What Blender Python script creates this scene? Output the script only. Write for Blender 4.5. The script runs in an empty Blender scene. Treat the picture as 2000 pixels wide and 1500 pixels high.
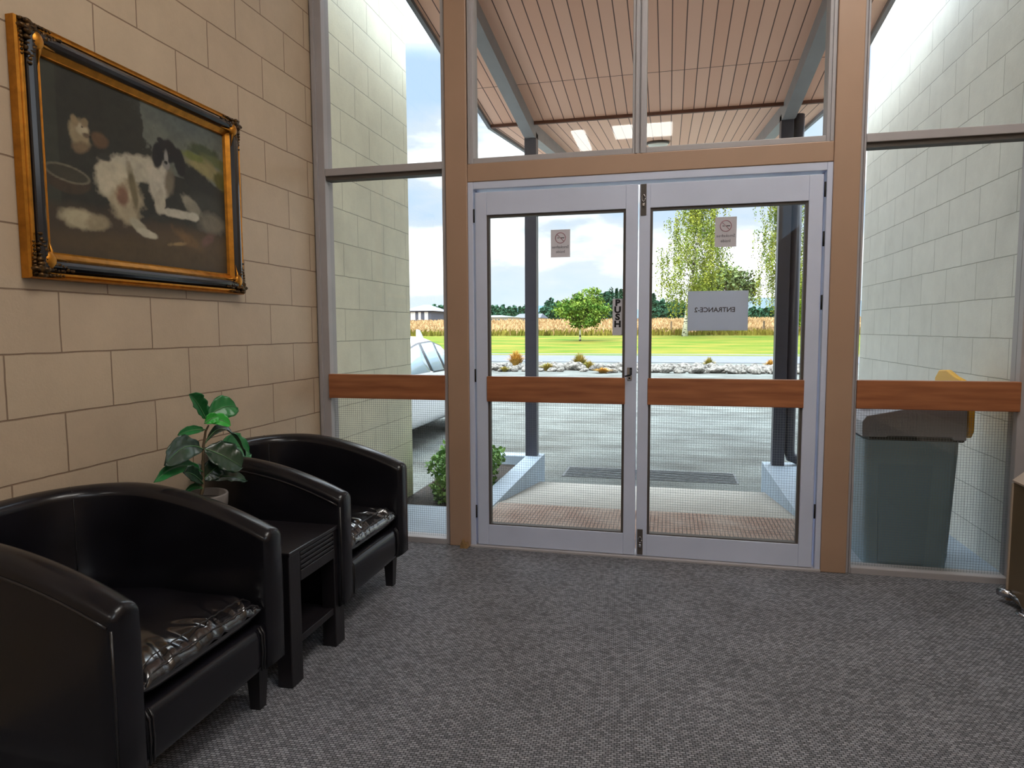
import bpy, bmesh, math, random
import numpy as np
from mathutils import Vector, Matrix
C = bpy.context.scene.collection
SC = bpy.context.scene
rnd = random.Random(7)

# ---------------------------------------------------------------- camera
FPX, YAW, PIT, ROL = 1302.14, -.2307, -.082, -.0049
CAM = Vector((0, -3.469, 1.199))
fwd = Vector((math.sin(YAW)*math.cos(PIT), math.cos(YAW)*math.cos(PIT), math.sin(PIT)))
r0 = Vector((math.cos(YAW), -math.sin(YAW), 0)); u0 = r0.cross(fwd)
RV = r0*math.cos(ROL)+u0*math.sin(ROL); UV = -r0*math.sin(ROL)+u0*math.cos(ROL)
cd = bpy.data.cameras.new('camera'); cam = bpy.data.objects.new('camera', cd); C.objects.link(cam)
cd.sensor_width = 36; cd.sensor_fit = 'HORIZONTAL'; cd.lens = FPX/2000*36; cd.clip_end = 4000; cd.clip_start = .02
cam.matrix_world = Matrix.Translation(CAM) @ Matrix((RV, UV, -fwd)).transposed().to_4x4()
SC.camera = cam
SC.view_settings.view_transform = 'Standard'; SC.view_settings.look = 'None'
SC.view_settings.exposure = 1.65; SC.view_settings.gamma = 1; SC.view_settings.use_curve_mapping = False
try:
    SC.cycles.max_bounces = 10; SC.cycles.diffuse_bounces = 6; SC.cycles.transparent_max_bounces = 24; SC.cycles.caustics_reflective = False
except Exception: pass
def on(ax, v, px, py):                       # where a sight line meets the plane ax = v (used to survey real positions)
    d = fwd+RV*((px-1000)/FPX)+UV*((750-py)/FPX); t = (v-CAM[ax])/d[ax]; return CAM+d*t

# ---------------------------------------------------------------- sky, sun
W = bpy.data.worlds.new('sky'); SC.world = W; W.use_nodes = True
nt = W.node_tree; nt.nodes.clear()
def N(t, ty, **k):
    n = t.nodes.new(ty)
    for a, b in k.items(): setattr(n, a, b)
    return n
tc = N(nt, 'ShaderNodeTexCoord'); sx = N(nt, 'ShaderNodeSeparateXYZ'); nt.links.new(tc.outputs['Generated'], sx.inputs[0])
mp = N(nt, 'ShaderNodeMapping'); mp.inputs['Scale'].default_value = (1, 1, 2.6); mp.inputs['Location'].default_value = (.35, .2, .1)
nt.links.new(tc.outputs['Generated'], mp.inputs[0])
nz = N(nt, 'ShaderNodeTexNoise'); nz.inputs['Scale'].default_value = 3.4; nz.inputs['Detail'].default_value = 6; nz.inputs['Roughness'].default_value = .5
nt.links.new(mp.outputs[0], nz.inputs['Vector'])
cr = N(nt, 'ShaderNodeValToRGB'); cr.color_ramp.elements[0].position = .36; cr.color_ramp.elements[0].color = (.20, .275, .37, 1)
cr.color_ramp.elements[1].position = .575; cr.color_ramp.elements[1].color = (.62, .63, .64, 1)
e = cr.color_ramp.elements.new(.47); e.color = (.27, .31, .35, 1)
nt.links.new(nz.outputs['Fac'], cr.inputs[0])
hz = N(nt, 'ShaderNodeMapRange'); hz.inputs[1].default_value = 0; hz.inputs[2].default_value = .16; hz.inputs[3].default_value = .6; hz.inputs[4].default_value = 0
nt.links.new(sx.outputs[2], hz.inputs[0])
m1 = N(nt, 'ShaderNodeMixRGB'); m1.inputs[2].default_value = (.36, .39, .40, 1)
nt.links.new(hz.outputs[0], m1.inputs[0]); nt.links.new(cr.outputs[0], m1.inputs[1])
gd = N(nt, 'ShaderNodeMath', operation='LESS_THAN'); gd.inputs[1].default_value = -.02; nt.links.new(sx.outputs[2], gd.inputs[0])
m2 = N(nt, 'ShaderNodeMixRGB'); m2.inputs[2].default_value = (.28, .28, .25, 1); nt.links.new(gd.outputs[0], m2.inputs[0]); nt.links.new(m1.outputs[0], m2.inputs[1])
bg = N(nt, 'ShaderNodeBackground'); zr_ = N(nt, 'ShaderNodeMapRange'); zr_.inputs[1].default_value = .36; zr_.inputs[2].default_value = .85; zr_.inputs[3].default_value = 1; zr_.inputs[4].default_value = 7.5; nt.links.new(sx.outputs[2], zr_.inputs[0]); nt.links.new(zr_.outputs[0], bg.inputs[1]); nt.links.new(m2.outputs[0], bg.inputs[0])
wo = N(nt, 'ShaderNodeOutputWorld'); nt.links.new(bg.outputs[0], wo.inputs[0])
sd = bpy.data.lights.new('sun', 'SUN'); sd.energy = 1.1; sd.angle = .35; sd.color = (1, .95, .86)
so = bpy.data.objects.new('sun', sd); C.objects.link(so); so.location = (0, -10, 20)
so.rotation_euler = Vector((.35, .80, -1.0)).to_track_quat('-Z', 'Y').to_euler()

# ---------------------------------------------------------------- helpers
def tag(o, label=None, cat=None, group=None, kind=None):
    if label: o['label'] = label
    if cat: o['category'] = cat
    if group: o['group'] = group
    if kind: o['kind'] = kind
    return o
def empty(name, loc, label, cat, group=None):
    o = bpy.data.objects.new(name, None); o.empty_display_size = .1; C.objects.link(o); o.location = loc
    return tag(o, label, cat, group)
def link(name, me, mat, parent=None):
    o = bpy.data.objects.new(name, me); C.objects.link(o)
    for m in (mat if isinstance(mat, (list, tuple)) else [mat]): me.materials.append(m)
    if parent is not None:
        o.parent = parent; o.matrix_parent_inverse = Matrix.Translation(-wpos(parent))
    return o
def wpos(o):
    v = Vector(o.location); 
    if o.parent: v = v + wpos(o.parent) - (wpos(o.parent) if o.matrix_parent_inverse != Matrix() else Vector())
    return v
class MB:
    """collects shapes, builds ONE mesh object"""
    def __init__(s): s.bm = bmesh.new()
    def box(s, x0, x1, y0, y1, z0, z1, bev=0, seg=2, M=None, mi=0):
        r = bmesh.ops.create_cube(s.bm, size=1)
        vs = r['verts']
        for v in vs:
            v.co = Vector(((x0+x1)/2+v.co.x*(x1-x0), (y0+y1)/2+v.co.y*(y1-y0), (z0+z1)/2+v.co.z*(z1-z0)))
        fs = set(f for v in vs for f in v.link_faces)
        if bev:
            es = list(set(e for v in vs for e in v.link_edges))
            g = bmesh.ops.bevel(s.bm, geom=es, offset=bev, segments=seg, profile=.5, affect='EDGES')
            vs = list(set(list(g['verts'])+[v for v in vs if v.is_valid])); fs = set(f for v in vs for f in v.link_faces)
        for f in fs: f.material_index = mi
        if M is not None:
            for v in vs: v.co = M @ v.co
        return s
    def poly(s, pts, mi=0):
        f = s.bm.faces.new([s.bm.verts.new(p) for p in pts]); f.material_index = mi; return s
    def prism(s, pts, ax, a, b, mi=0):
        """pts in the two other axes, extruded along ax from a to b"""
        def mk(p, v):
            q = list(p); q.insert(ax, v); return s.bm.verts.new(q)
        A = [mk(p, a) for p in pts]; B = [mk(p, b) for p in pts]; n = len(pts)
        fs = [s.bm.faces.new(A), s.bm.faces.new(B[::-1])]+[s.bm.faces.new((A[i], B[i], B[(i+1) % n], A[(i+1) % n])) for i in range(n)]
        for f in fs: f.material_index = mi
        return s
    def rings(s, rings, cap=True, closed=True, mi=0, loop=False):
        R = [[s.bm.verts.new(p) for p in r] for r in rings]; n = len(R[0])
        pairs = list(zip(R, R[1:]))+([(R[-1], R[0])] if loop else [])
        for A, B in pairs:
            for i in range(n if closed else n-1):
                f = s.bm.faces.new((A[i], A[(i+1) % n], B[(i+1) % n], B[i])); f.material_index = mi; f.smooth = True
        if cap and not loop:
            s.bm.faces.new(R[0][::-1]).material_index = mi; s.bm.faces.new(R[-1]).material_index = mi
        return s
    def tube(s, pts, r, n=8, cap=True, mi=0):
        pts = [Vector(p) for p in pts]; rs = r if isinstance(r, (list, tuple)) else [r]*len(pts)
        R = []; up = None
        for i, p in enumerate(pts):
            t = (pts[min(i+1, len(pts)-1)]-pts[max(i-1, 0)]).normalized()
            if up is None: up = t.orthogonal().normalized()
            up = (up-t*up.dot(t)); up = up.normalized() if up.length > 1e-6 else t.orthogonal().normalized()
            w = t.cross(up)
            R.append([p+(up*math.cos(a)+w*math.sin(a))*rs[i] for a in [k*math.tau/n for k in range(n)]])
        return s.rings(R, cap=cap, mi=mi)
    def lathe(s, prof, c=(0, 0, 0), n=32, M=None, mi=0):
        c = Vector(c); R = []
        for r, z in prof:
            ring = [Vector((max(r, 1e-4)*math.cos(k*math.tau/n), max(r, 1e-4)*math.sin(k*math.tau/n), z)) for k in range(n)]
            R.append([c+((M @ p) if M is not None else p) for p in ring])
        return s.rings(R, cap=True, mi=mi)
    def blob(s, c, r, seed=0, amp=.15, sub=2, sc=(1, 1, 1), mi=0, smooth=True):
        g = bmesh.ops.create_icosphere(s.bm, subdivisions=sub, radius=1); q = random.Random(seed)
        ph = [q.uniform(0, 6) for _ in range(6)]
        for v in g['verts']:
            p = v.co.copy(); k = 1+amp*(math.sin(3*p.x+ph[0])+math.sin(4*p.y+ph[1])+math.sin(3.5*p.z+ph[2]))*.6+amp*.4*math.sin(9*p.x+7*p.y+ph[3])
            v.co = Vector(c)+Vector((p.x*sc[0], p.y*sc[1], p.z*sc[2]))*r*k
            for f in v.link_faces: f.smooth = smooth; f.material_index = mi
        return s
    def build(s, name, mat, parent=None, smooth=False):
        me = bpy.data.meshes.new(name); bmesh.ops.recalc_face_normals(s.bm, faces=s.bm.faces)
        s.bm.to_mesh(me); s.bm.free()
        if smooth:
            for p in me.polygons: p.use_smooth = True
        return link(name, me, mat, parent)
def rawmesh(name, vs, fs, mat, parent=None, smooth=False):
    me = bpy.data.meshes.new(name); me.from_pydata([tuple(v) for v in vs], [], fs); me.update()
    if smooth:
        for p in me.polygons: p.use_smooth = True
    return link(name, me, mat, parent)
def B(x0, x1, y0, y1, z0, z1, bev=0): return MB().box(x0, x1, y0, y1, z0, z1, bev)
def smooth_by_angle(o, ang=40):
    me = o.data
    for p in me.polygons: p.use_smooth = True
    bm = bmesh.new(); bm.from_mesh(me)
    for ed in bm.edges:
        if len(ed.link_faces) == 2 and ed.calc_face_angle(0) > math.radians(ang): ed.smooth = False
    bm.to_mesh(me); bm.free()
def text(name, s, size, mat, parent, M, depth=.0008, align='CENTER', space=1, bold=0):
    cu = bpy.data.curves.new(name, 'FONT'); cu.body = s; cu.size = size; cu.align_x = align; cu.align_y = 'CENTER'; cu.extrude = depth; cu.space_character = space; cu.resolution_u = 3; cu.offset = bold
    t = bpy.data.objects.new('tmp', cu); C.objects.link(t)
    dg = bpy.context.evaluated_depsgraph_get(); dg.update()
    me = bpy.data.meshes.new_from_object(t.evaluated_get(dg)); bpy.data.objects.remove(t); bpy.data.curves.remove(cu)
    me.transform(M); me.name = name
    if M.determinant() < 0: me.flip_normals()
    me.materials.clear()
    return link(name, me, mat, parent)

# ---------------------------------------------------------------- materials
def srgb(r, g, b): return tuple((c/255/12.92 if c/255 < .04045 else ((c/255+.055)/1.055)**2.4) for c in (r, g, b))+(1,)
def mat(name, col, rough=.6, var=0, scale=8, bump=0, bscale=60, metal=0, spec=.5, coat=0, emit=0, detail=4, stretch=None, col2=None, bdist=.002):
    m = bpy.data.materials.new(name); m.use_nodes = True; t = m.node_tree; p = t.nodes['Principled BSDF']
    p.inputs['Base Color'].default_value = col; p.inputs['Roughness'].default_value = rough; p.inputs['Metallic'].default_value = metal
    p.inputs['Specular IOR Level'].default_value = spec; p.inputs['Coat Weight'].default_value = coat; p.inputs['Coat Roughness'].default_value = .12
    if emit: p.inputs['Emission Color'].default_value = col; p.inputs['Emission Strength'].default_value = emit
    co = N(t, 'ShaderNodeTexCoord'); vec = co.outputs['Object']
    if stretch:
        mm = N(t, 'ShaderNodeMapping'); mm.inputs['Scale'].default_value = stretch; t.links.new(vec, mm.inputs[0]); vec = mm.outputs[0]
    if var or col2:
        n = N(t, 'ShaderNodeTexNoise'); n.inputs['Scale'].default_value = scale; n.inputs['Detail'].default_value = detail; t.links.new(vec, n.inputs['Vector'])
        r = N(t, 'ShaderNodeValToRGB'); r.color_ramp.elements[0].position = .33; r.color_ramp.elements[1].position = .67
        if col2: a, b = col, col2
        else: a = tuple(min(1, c*(1-var)) for c in col[:3])+(1,); b = tuple(min(1, c*(1+var)) for c in col[:3])+(1,)
        r.color_ramp.elements[0].color = a; r.color_ramp.elements[1].color = b
        t.links.new(n.outputs['Fac'], r.inputs[0]); t.links.new(r.outputs[0], p.inputs['Base Color'])
    if bump:
        n = N(t, 'ShaderNodeTexNoise'); n.inputs['Scale'].default_value = bscale; n.inputs['Detail'].default_value = 5; t.links.new(vec, n.inputs['Vector'])
        bp_ = N(t, 'ShaderNodeBump'); bp_.inputs['Strength'].default_value = bump; bp_.inputs['Distance'].default_value = bdist
        t.links.new(n.outputs['Fac'], bp_.inputs['Height']); t.links.new(bp_.outputs[0], p.inputs['Normal'])
    return m
def block_mat(name, c1, c2, cm, u0, v0, stain=None, mort=.006, bumpk=.9, cm_h=None):
    """painted concrete blockwork, 400 x 200 module, joints lined up to the wall (u along Y, v along Z)"""
    m = bpy.data.materials.new(name); m.use_nodes = True; t = m.node_tree; p = t.nodes['Principled BSDF']; p.inputs['Roughness'].default_value = .5
    co = N(t, 'ShaderNodeTexCoord'); s = N(t, 'ShaderNodeSeparateXYZ'); t.links.new(co.outputs['Object'], s.inputs[0])
    a = N(t, 'ShaderNodeMath', operation='ADD'); a.inputs[1].default_value = u0; t.links.new(s.outputs[1], a.inputs[0])
    b = N(t, 'ShaderNodeMath', operation='ADD'); b.inputs[1].default_value = v0; t.links.new(s.outputs[2], b.inputs[0])
    c = N(t, 'ShaderNodeCombineXYZ'); t.links.new(a.outputs[0], c.inputs[0]); t.links.new(b.outputs[0], c.inputs[1])
    dn = N(t, 'ShaderNodeTexNoise'); dn.inputs['Scale'].default_value = 9; t.links.new(co.outputs['Object'], dn.inputs['Vector'])
    dm = N(t, 'ShaderNodeVectorMath', operation='SCALE'); dm.inputs[3].default_value = .006; t.links.new(dn.outputs['Color'], dm.inputs[0])
    ad = N(t, 'ShaderNodeVectorMath', operation='ADD'); t.links.new(c.outputs[0], ad.inputs[0]); t.links.new(dm.outputs[0], ad.inputs[1])
    br = N(t, 'ShaderNodeTexBrick'); br.offset = .5; br.offset_frequency = 2
    br.inputs['Scale'].default_value = 1; br.inputs['Brick Width'].default_value = .4; br.inputs['Row Height'].default_value = .2
    br.inputs['Mortar Size'].default_value = mort/2; br.inputs['Mortar Smooth'].default_value = .4; br.inputs['Bias'].default_value = 0
    br.inputs['Color1'].default_value = c1; br.inputs['Color2'].default_value = c2; br.inputs['Mortar'].default_value = cm
    t.links.new(ad.outputs[0], br.inputs['Vector']); col = br.outputs['Color']
    n = N(t, 'ShaderNodeTexNoise'); n.inputs['Scale'].default_value = 5; n.inputs['Detail'].default_value = 8; n.inputs['Roughness'].default_value = .7; t.links.new(co.outputs['Object'], n.inputs['Vector'])
    mr = N(t, 'ShaderNodeMapRange'); mr.inputs[1].default_value = .3; mr.inputs[2].default_value = .7; mr.inputs[3].default_value = .91; mr.inputs[4].default_value = 1.07; t.links.new(n.outputs['Fac'], mr.inputs[0])
    mx = N(t, 'ShaderNodeVectorMath', operation='SCALE'); t.links.new(col, mx.inputs[0]); t.links.new(mr.outputs[0], mx.inputs[3]); col = mx.outputs[0]
    t.links.new(col, p.inputs['Base Color'])
    n2 = N(t, 'ShaderNodeTexNoise'); n2.inputs['Scale'].default_value = 120; n2.inputs['Detail'].default_value = 4; t.links.new(co.outputs['Object'], n2.inputs['Vector'])
    h = N(t, 'ShaderNodeMath', operation='MULTIPLY_ADD'); h.inputs[1].default_value = -1.0; t.links.new(br.outputs['Fac'], h.inputs[0])
    k = N(t, 'ShaderNodeMath', operation='MULTIPLY'); k.inputs[1].default_value = .25; t.links.new(n2.outputs['Fac'], k.inputs[0]); t.links.new(k.outputs[0], h.inputs[2])
    bp_ = N(t, 'ShaderNodeBump'); bp_.inputs['Strength'].default_value = bumpk; bp_.inputs['Distance'].default_value = .004
    t.links.new(h.outputs[0], bp_.inputs['Height']); t.links.new(bp_.outputs[0], p.inputs['Normal'])
    return m
M = {}
M['block_in'] = block_mat('beige_painted_block', srgb(187, 166, 142), srgb(191, 171, 146), srgb(138, 114, 93), 40.657, 3.268)
M['block_out_l'] = block_mat('cream_painted_block', srgb(223, 221, 197), srgb(226, 224, 201), srgb(180, 178, 156), 40.657, 3.268)
M['block_out_r'] = block_mat('pale_painted_block', srgb(224, 225, 217), srgb(216, 217, 209), srgb(168, 170, 160), 40.575, 3.255)
M['ceil'] = mat('ceiling_paint', srgb(190, 175, 155), .8, var=.04)
M['beige'] = mat('beige_gloss_timber', srgb(168, 138, 116), .38, var=.04, scale=3, bump=.1, bscale=30)
M['grey'] = mat('grey_lilac_paint', srgb(198, 206, 228), .4, var=.04, scale=4, bump=.12, bscale=40)
M['grey_d'] = mat('aged_grey_paint', srgb(166, 162, 164), .45, var=.05, scale=6)
M['bead'] = mat('dark_glazing_bead', srgb(78, 72, 68), .6)
M['seal'] = mat('black_gap_seal', srgb(22, 20, 20), .8)
M['chrome'] = mat('chrome', srgb(190, 190, 195), .22, metal=1)
M['dkmetal'] = mat('dark_steel', srgb(55, 55, 60), .35, metal=.8)
M['cushionleather'] = mat('glossy_seat_leather', (.008, .007, .009, 1), .2, var=.3, scale=6, bump=.1, bscale=160, coat=.9, spec=.9, bdist=.0012)
M['seatleather'] = mat('black_leather', (.007, .0065, .009, 1), .27, var=.3, scale=6, bump=.12, bscale=160, coat=.1, spec=.35, bdist=.0012)
M['piping'] = mat('leather_piping', (.014, .012, .013, 1), .3, spec=.6)
M['blackwood'] = mat('black_stained_wood', (.011, .009, .011, 1), .34, var=.25, scale=4, bump=.25, bscale=40, stretch=(3, 3, .4))
M['gold'] = mat('gilt', srgb(190, 128, 46), .38, metal=.85, var=.2, scale=30, bump=.3, bscale=90)
M['gold_d'] = mat('antique_gilt', srgb(104, 74, 36), .42, metal=.7, var=.5, scale=70, bump=.8, bscale=120, col2=srgb(40, 28, 16))
M['blackframe'] = mat('black_lacquer', (.008, .008, .011, 1), .2, spec=.6, coat=.4)
M['leaf'] = mat('green_leaf', srgb(38, 112, 58), .34, var=.35, scale=9, spec=.5)
M['leaf_b'] = mat('bright_green_leaf', srgb(52, 165, 58), .4, var=.25, scale=9)
M['leaf_d'] = mat('dark_green_leaf', srgb(24, 52, 34), .3, var=.3, scale=9, spec=.7)
M['vein'] = mat('pale_leaf_vein', srgb(96, 140, 92), .5)
M['stem'] = mat('brown_stem', srgb(84, 70, 48), .7, var=.3, scale=30)
M['soil'] = mat('dark_soil', srgb(44, 36, 30), .95, var=.4, scale=30, bump=.8, bscale=60, bdist=.01)
M['pot'] = mat('grey_stone_pot', srgb(112, 106, 102), .7, var=.1, scale=20, bump=.3, bscale=80)
M['wire'] = mat('safety_glass_wire', srgb(120, 126, 124), .6)
M['black'] = mat('black_print', srgb(12, 14, 22), .5)
M['print'] = mat('grey_print', srgb(70, 66, 74), .6)
M['printred'] = mat('faded_red_print', srgb(176, 120, 132), .6)
M['signgrey'] = mat('grey_sign_back', srgb(222, 228, 242), .45, var=.03)
M['signpush'] = mat('silver_push_plate', srgb(200, 200, 210), .4)
M['paper'] = mat('mauve_grey_paper', srgb(214, 200, 204), .8)
def translucent(m, f):
    t = m.node_tree; p = t.nodes['Principled BSDF']; o = [n for n in t.nodes if n.type == 'OUTPUT_MATERIAL'][0]
    tr = N(t, 'ShaderNodeBsdfTranslucent'); tr.inputs[0].default_value = p.inputs['Base Color'].default_value; mx = N(t, 'ShaderNodeMixShader'); mx.inputs[0].default_value = f
    t.links.new(p.outputs[0], mx.inputs[1]); t.links.new(tr.outputs[0], mx.inputs[2]); t.links.new(mx.outputs[0], o.inputs[0])
translucent(M['paper'], .6); translucent(M['signgrey'], .45)
M['white'] = mat('white_paint', srgb(225, 225, 222), .4)
M['steel_blue'] = mat('dark_painted_steel', srgb(52, 54, 68), .4, var=.08, scale=6)
M['beamd'] = mat('painted_beam', srgb(140, 138, 140), .5, var=.06, scale=6)
M['fascia'] = mat('grey_fascia', srgb(96, 100, 108), .5, var=.05)
M['concrete'] = mat('pale_concrete', srgb(156, 154, 146), .85, var=.08, scale=5, bump=.3, bscale=90, detail=8)
M['bluecon'] = mat('blue_grey_painted_concrete', srgb(150, 167, 182), .55, var=.05, scale=7, bump=.15, bscale=80)
M['grate'] = mat('dark_slotted_drain', srgb(74, 78, 80), .8, var=.3, scale=30)
M['gravel'] = mat('pale_gravel', srgb(84, 86, 83), .95, bump=1, bscale=70, detail=12, scale=2.2, bdist=.02, col2=srgb(112, 117, 114), stretch=(.6, 1.3, 1), spec=.08)
M['asphalt'] = mat('grey_asphalt', srgb(96, 100, 108), .85, var=.06, scale=2, spec=.08)
M['lawn'] = mat('mown_grass', srgb(60, 92, 22), .95, scale=.4, detail=8, col2=srgb(112, 104, 42), bump=.6, bscale=14, bdist=.05, stretch=(.5, 1.4, 1), spec=.08)
M['field'] = mat('dry_field', srgb(118, 92, 56), .95, scale=.3, detail=8, col2=srgb(136, 110, 72), stretch=(.4, 1.5, 1), spec=.08)
M['straw'] = mat('golden_dry_grass', srgb(150, 124, 88), .9, scale=.35, detail=6, col2=srgb(184, 158, 118), stretch=(.4, 1, 1), spec=.08)
M['straw_g'] = mat('green_gold_grass', srgb(98, 100, 36), .9, scale=.5, detail=6, col2=srgb(126, 114, 50), spec=.08)
M['rock'] = mat('pale_river_rock', srgb(66, 64, 62), .85, scale=2.2, detail=7, col2=srgb(140, 138, 132), bump=.6, bscale=12, bdist=.03, spec=.08)
M['bark'] = mat('brown_bark', srgb(120, 104, 84), .9, var=.3, scale=8, bump=.6, bscale=20)
M['tree_dark'] = mat('blue_green_foliage', srgb(42, 74, 58), .9, scale=.8, detail=4, col2=srgb(62, 98, 74), spec=.08)
M['tree_mid'] = mat('mid_green_foliage', srgb(62, 104, 40), .85, scale=1.6, detail=4, col2=srgb(124, 142, 60), spec=.08)
M['tree_birch'] = mat('yellow_green_foliage', srgb(88, 112, 46), .85, scale=.7, detail=5, col2=srgb(142, 146, 60), spec=.08)
M['tree_lime'] = mat('lime_foliage', srgb(110, 150, 24), .85, scale=2, col2=srgb(140, 176, 36))
M['tree_olive'] = mat('olive_foliage', srgb(70, 90, 50), .85, scale=1.2, col2=srgb(98, 114, 60))
M['hedge'] = mat('shrub_foliage', srgb(74, 122, 50), .7, scale=9, detail=4, col2=srgb(130, 170, 76))
M['carpaint'] = mat('white_car_paint', srgb(196, 200, 204), .2, coat=.6)
M['carglass'] = mat('car_window_glass', srgb(148, 172, 186), .08, spec=.9)
M['cartrim'] = mat('car_black_trim', srgb(36, 40, 46), .4)
M['tyre'] = mat('tyre_rubber', srgb(34, 34, 36), .8)
M['bin'] = mat('slate_grey_plastic', srgb(122, 144, 156), .5, var=.04, scale=6)
M['binlid'] = mat('mid_grey_plastic', srgb(150, 152, 164), .42, var=.03, scale=6)
M['bindark'] = mat('black_plastic', srgb(18, 20, 22), .6)
M['yellow'] = mat('yellow_plastic', srgb(236, 178, 26), .38)
M['heater'] = mat('olive_brown_enamel', srgb(104, 86, 58), .4, var=.05, scale=5)
M['heatertop'] = mat('cream_enamel', srgb(176, 158, 140), .35)
M['wallwhite'] = mat('white_weatherboard', srgb(172, 176, 178), .7)
M['roofblue'] = mat('pale_blue_roof', srgb(122, 146, 154), .6)
M['roofdark'] = mat('dark_grey_roof', srgb(66, 72, 84), .6)
M['roofslate'] = mat('slate_blue_roof', srgb(106, 114, 134), .6)
M['walldark'] = mat('dark_weatherboard', srgb(62, 68, 82), .7)
M['pane_dk'] = mat('far_window_pane', srgb(90, 110, 120), .2)
M['hill'] = mat('distant_blue_hill', srgb(58, 84, 110), 1, scale=.01, col2=srgb(72, 102, 118))  # bluish distance haze is put into both hill colours
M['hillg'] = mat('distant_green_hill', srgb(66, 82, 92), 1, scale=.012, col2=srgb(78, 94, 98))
M['wood_chip'] = mat('pale_raw_wood', srgb(150, 118, 76), .8, var=.2, scale=40)
M['panel_glow'] = mat('glow_panel_face', (1, .97, .92, 1), .5, emit=5.2)  # glow of the unseen panels put on the hall ceiling
M['opal'] = mat('opal_glass', srgb(240, 238, 226), .3)

def wood_mat():
    m = mat('varnished_timber_band', srgb(172, 110, 72), .36, scale=5, detail=9, col2=srgb(136, 82, 52), stretch=(.6, 3, 7), coat=.15)
    return m
M['band'] = wood_mat()
def birchbark():
    m = mat('birch_bark', srgb(226, 222, 212), .8); t = m.node_tree; p = t.nodes['Principled BSDF']
    co = N(t, 'ShaderNodeTexCoord'); mp_ = N(t, 'ShaderNodeMapping'); mp_.inputs['Scale'].default_value = (2, 2, 5); t.links.new(co.outputs['Object'], mp_.inputs[0])
    n = N(t, 'ShaderNodeTexNoise'); n.inputs['Scale'].default_value = 1.6; n.inputs['Detail'].default_value = 5; t.links.new(mp_.outputs[0], n.inputs['Vector'])
    r = N(t, 'ShaderNodeValToRGB'); r.color_ramp.elements[0].position = .42; r.color_ramp.elements[0].color = srgb(60, 54, 50); r.color_ramp.elements[1].position = .52; r.color_ramp.elements[1].color = srgb(232, 228, 218)
    t.links.new(n.outputs['Fac'], r.inputs[0]); t.links.new(r.outputs[0], p.inputs['Base Color']); return m
M['birchbark'] = birchbark()
def glass_mat():
    m = bpy.data.materials.new('window_glass'); m.use_nodes = True; t = m.node_tree; t.nodes.clear()
    o = N(t, 'ShaderNodeOutputMaterial'); mx = N(t, 'ShaderNodeMixShader'); tr = N(t, 'ShaderNodeBsdfTransparent'); gl = N(t, 'ShaderNodeBsdfGlossy')
    tr.inputs[0].default_value = (.965, .975, .97, 1); gl.inputs['Roughness'].default_value = .015
    fr = N(t, 'ShaderNodeFresnel'); fr.inputs[0].default_value = 1.62
    ge = N(t, 'ShaderNodeNewGeometry'); iv = N(t, 'ShaderNodeMath', operation='SUBTRACT'); iv.inputs[0].default_value = 1; t.links.new(ge.outputs['Backfacing'], iv.inputs[1])
    ml = N(t, 'ShaderNodeMath', operation='MULTIPLY'); t.links.new(fr.outputs[0], ml.inputs[0]); t.links.new(iv.outputs[0], ml.inputs[1])
    t.links.new(ml.outputs[0], mx.inputs[0]); t.links.new(tr.outputs[0], mx.inputs[1]); t.links.new(gl.outputs[0], mx.inputs[2]); t.links.new(mx.outputs[0], o.inputs[0])
    return m
M['glass'] = glass_mat()
def carpet_mat():
    m = bpy.data.materials.new('charcoal_ribbed_carpet'); m.use_nodes = True; t = m.node_tree; p = t.nodes['Principled BSDF']
    p.inputs['Roughness'].default_value = .95; p.inputs['Specular IOR Level'].default_value = .15
    co = N(t, 'ShaderNodeTexCoord'); mp_ = N(t, 'ShaderNodeMapping'); mp_.inputs['Rotation'].default_value = (0, 0, math.radians(-4)); t.links.new(co.outputs['Object'], mp_.inputs[0])
    br = N(t, 'ShaderNodeTexBrick'); br.offset = .5; br.offset_frequency = 2
    for k, v in dict(Scale=1, **{'Brick Width': .016, 'Row Height': .009, 'Mortar Size': .0018, 'Mortar Smooth': 1}).items(): br.inputs[k].default_value = v
    br.inputs['Color1'].default_value = srgb(150, 151, 157); br.inputs['Color2'].default_value = srgb(108, 109, 114); br.inputs['Mortar'].default_value = srgb(38, 38, 42)
    dn = N(t, 'ShaderNodeTexNoise'); dn.inputs['Scale'].default_value = 150; t.links.new(co.outputs['Object'], dn.inputs['Vector'])
    dm = N(t, 'ShaderNodeVectorMath', operation='SCALE'); dm.inputs[3].default_value = .0035; t.links.new(dn.outputs['Color'], dm.inputs[0])
    ad = N(t, 'ShaderNodeVectorMath', operation='ADD'); t.links.new(mp_.outputs[0], ad.inputs[0]); t.links.new(dm.outputs[0], ad.inputs[1])
    t.links.new(ad.outputs[0], br.inputs['Vector'])
    n = N(t, 'ShaderNodeTexNoise'); n.inputs['Scale'].default_value = 3; n.inputs['Detail'].default_value = 8; t.links.new(co.outputs['Object'], n.inputs['Vector'])
    mr = N(t, 'ShaderNodeMapRange'); mr.inputs[1].default_value = .3; mr.inputs[2].default_value = .7; mr.inputs[3].default_value = .88; mr.inputs[4].default_value = 1.12; t.links.new(n.outputs['Fac'], mr.inputs[0])
    mx = N(t, 'ShaderNodeVectorMath', operation='SCALE'); t.links.new(br.outputs['Color'], mx.inputs[0]); t.links.new(mr.outputs[0], mx.inputs[3]); t.links.new(mx.outputs[0], p.inputs['Base Color'])
    b = N(t, 'ShaderNodeBump'); b.inputs['Strength'].default_value = .8; b.inputs['Distance'].default_value = .003; b.invert = True
    t.links.new(br.outputs['Fac'], b.inputs['Height']); t.links.new(b.outputs[0], p.inputs['Normal'])
    return m
M['carpet'] = carpet_mat()
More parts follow.
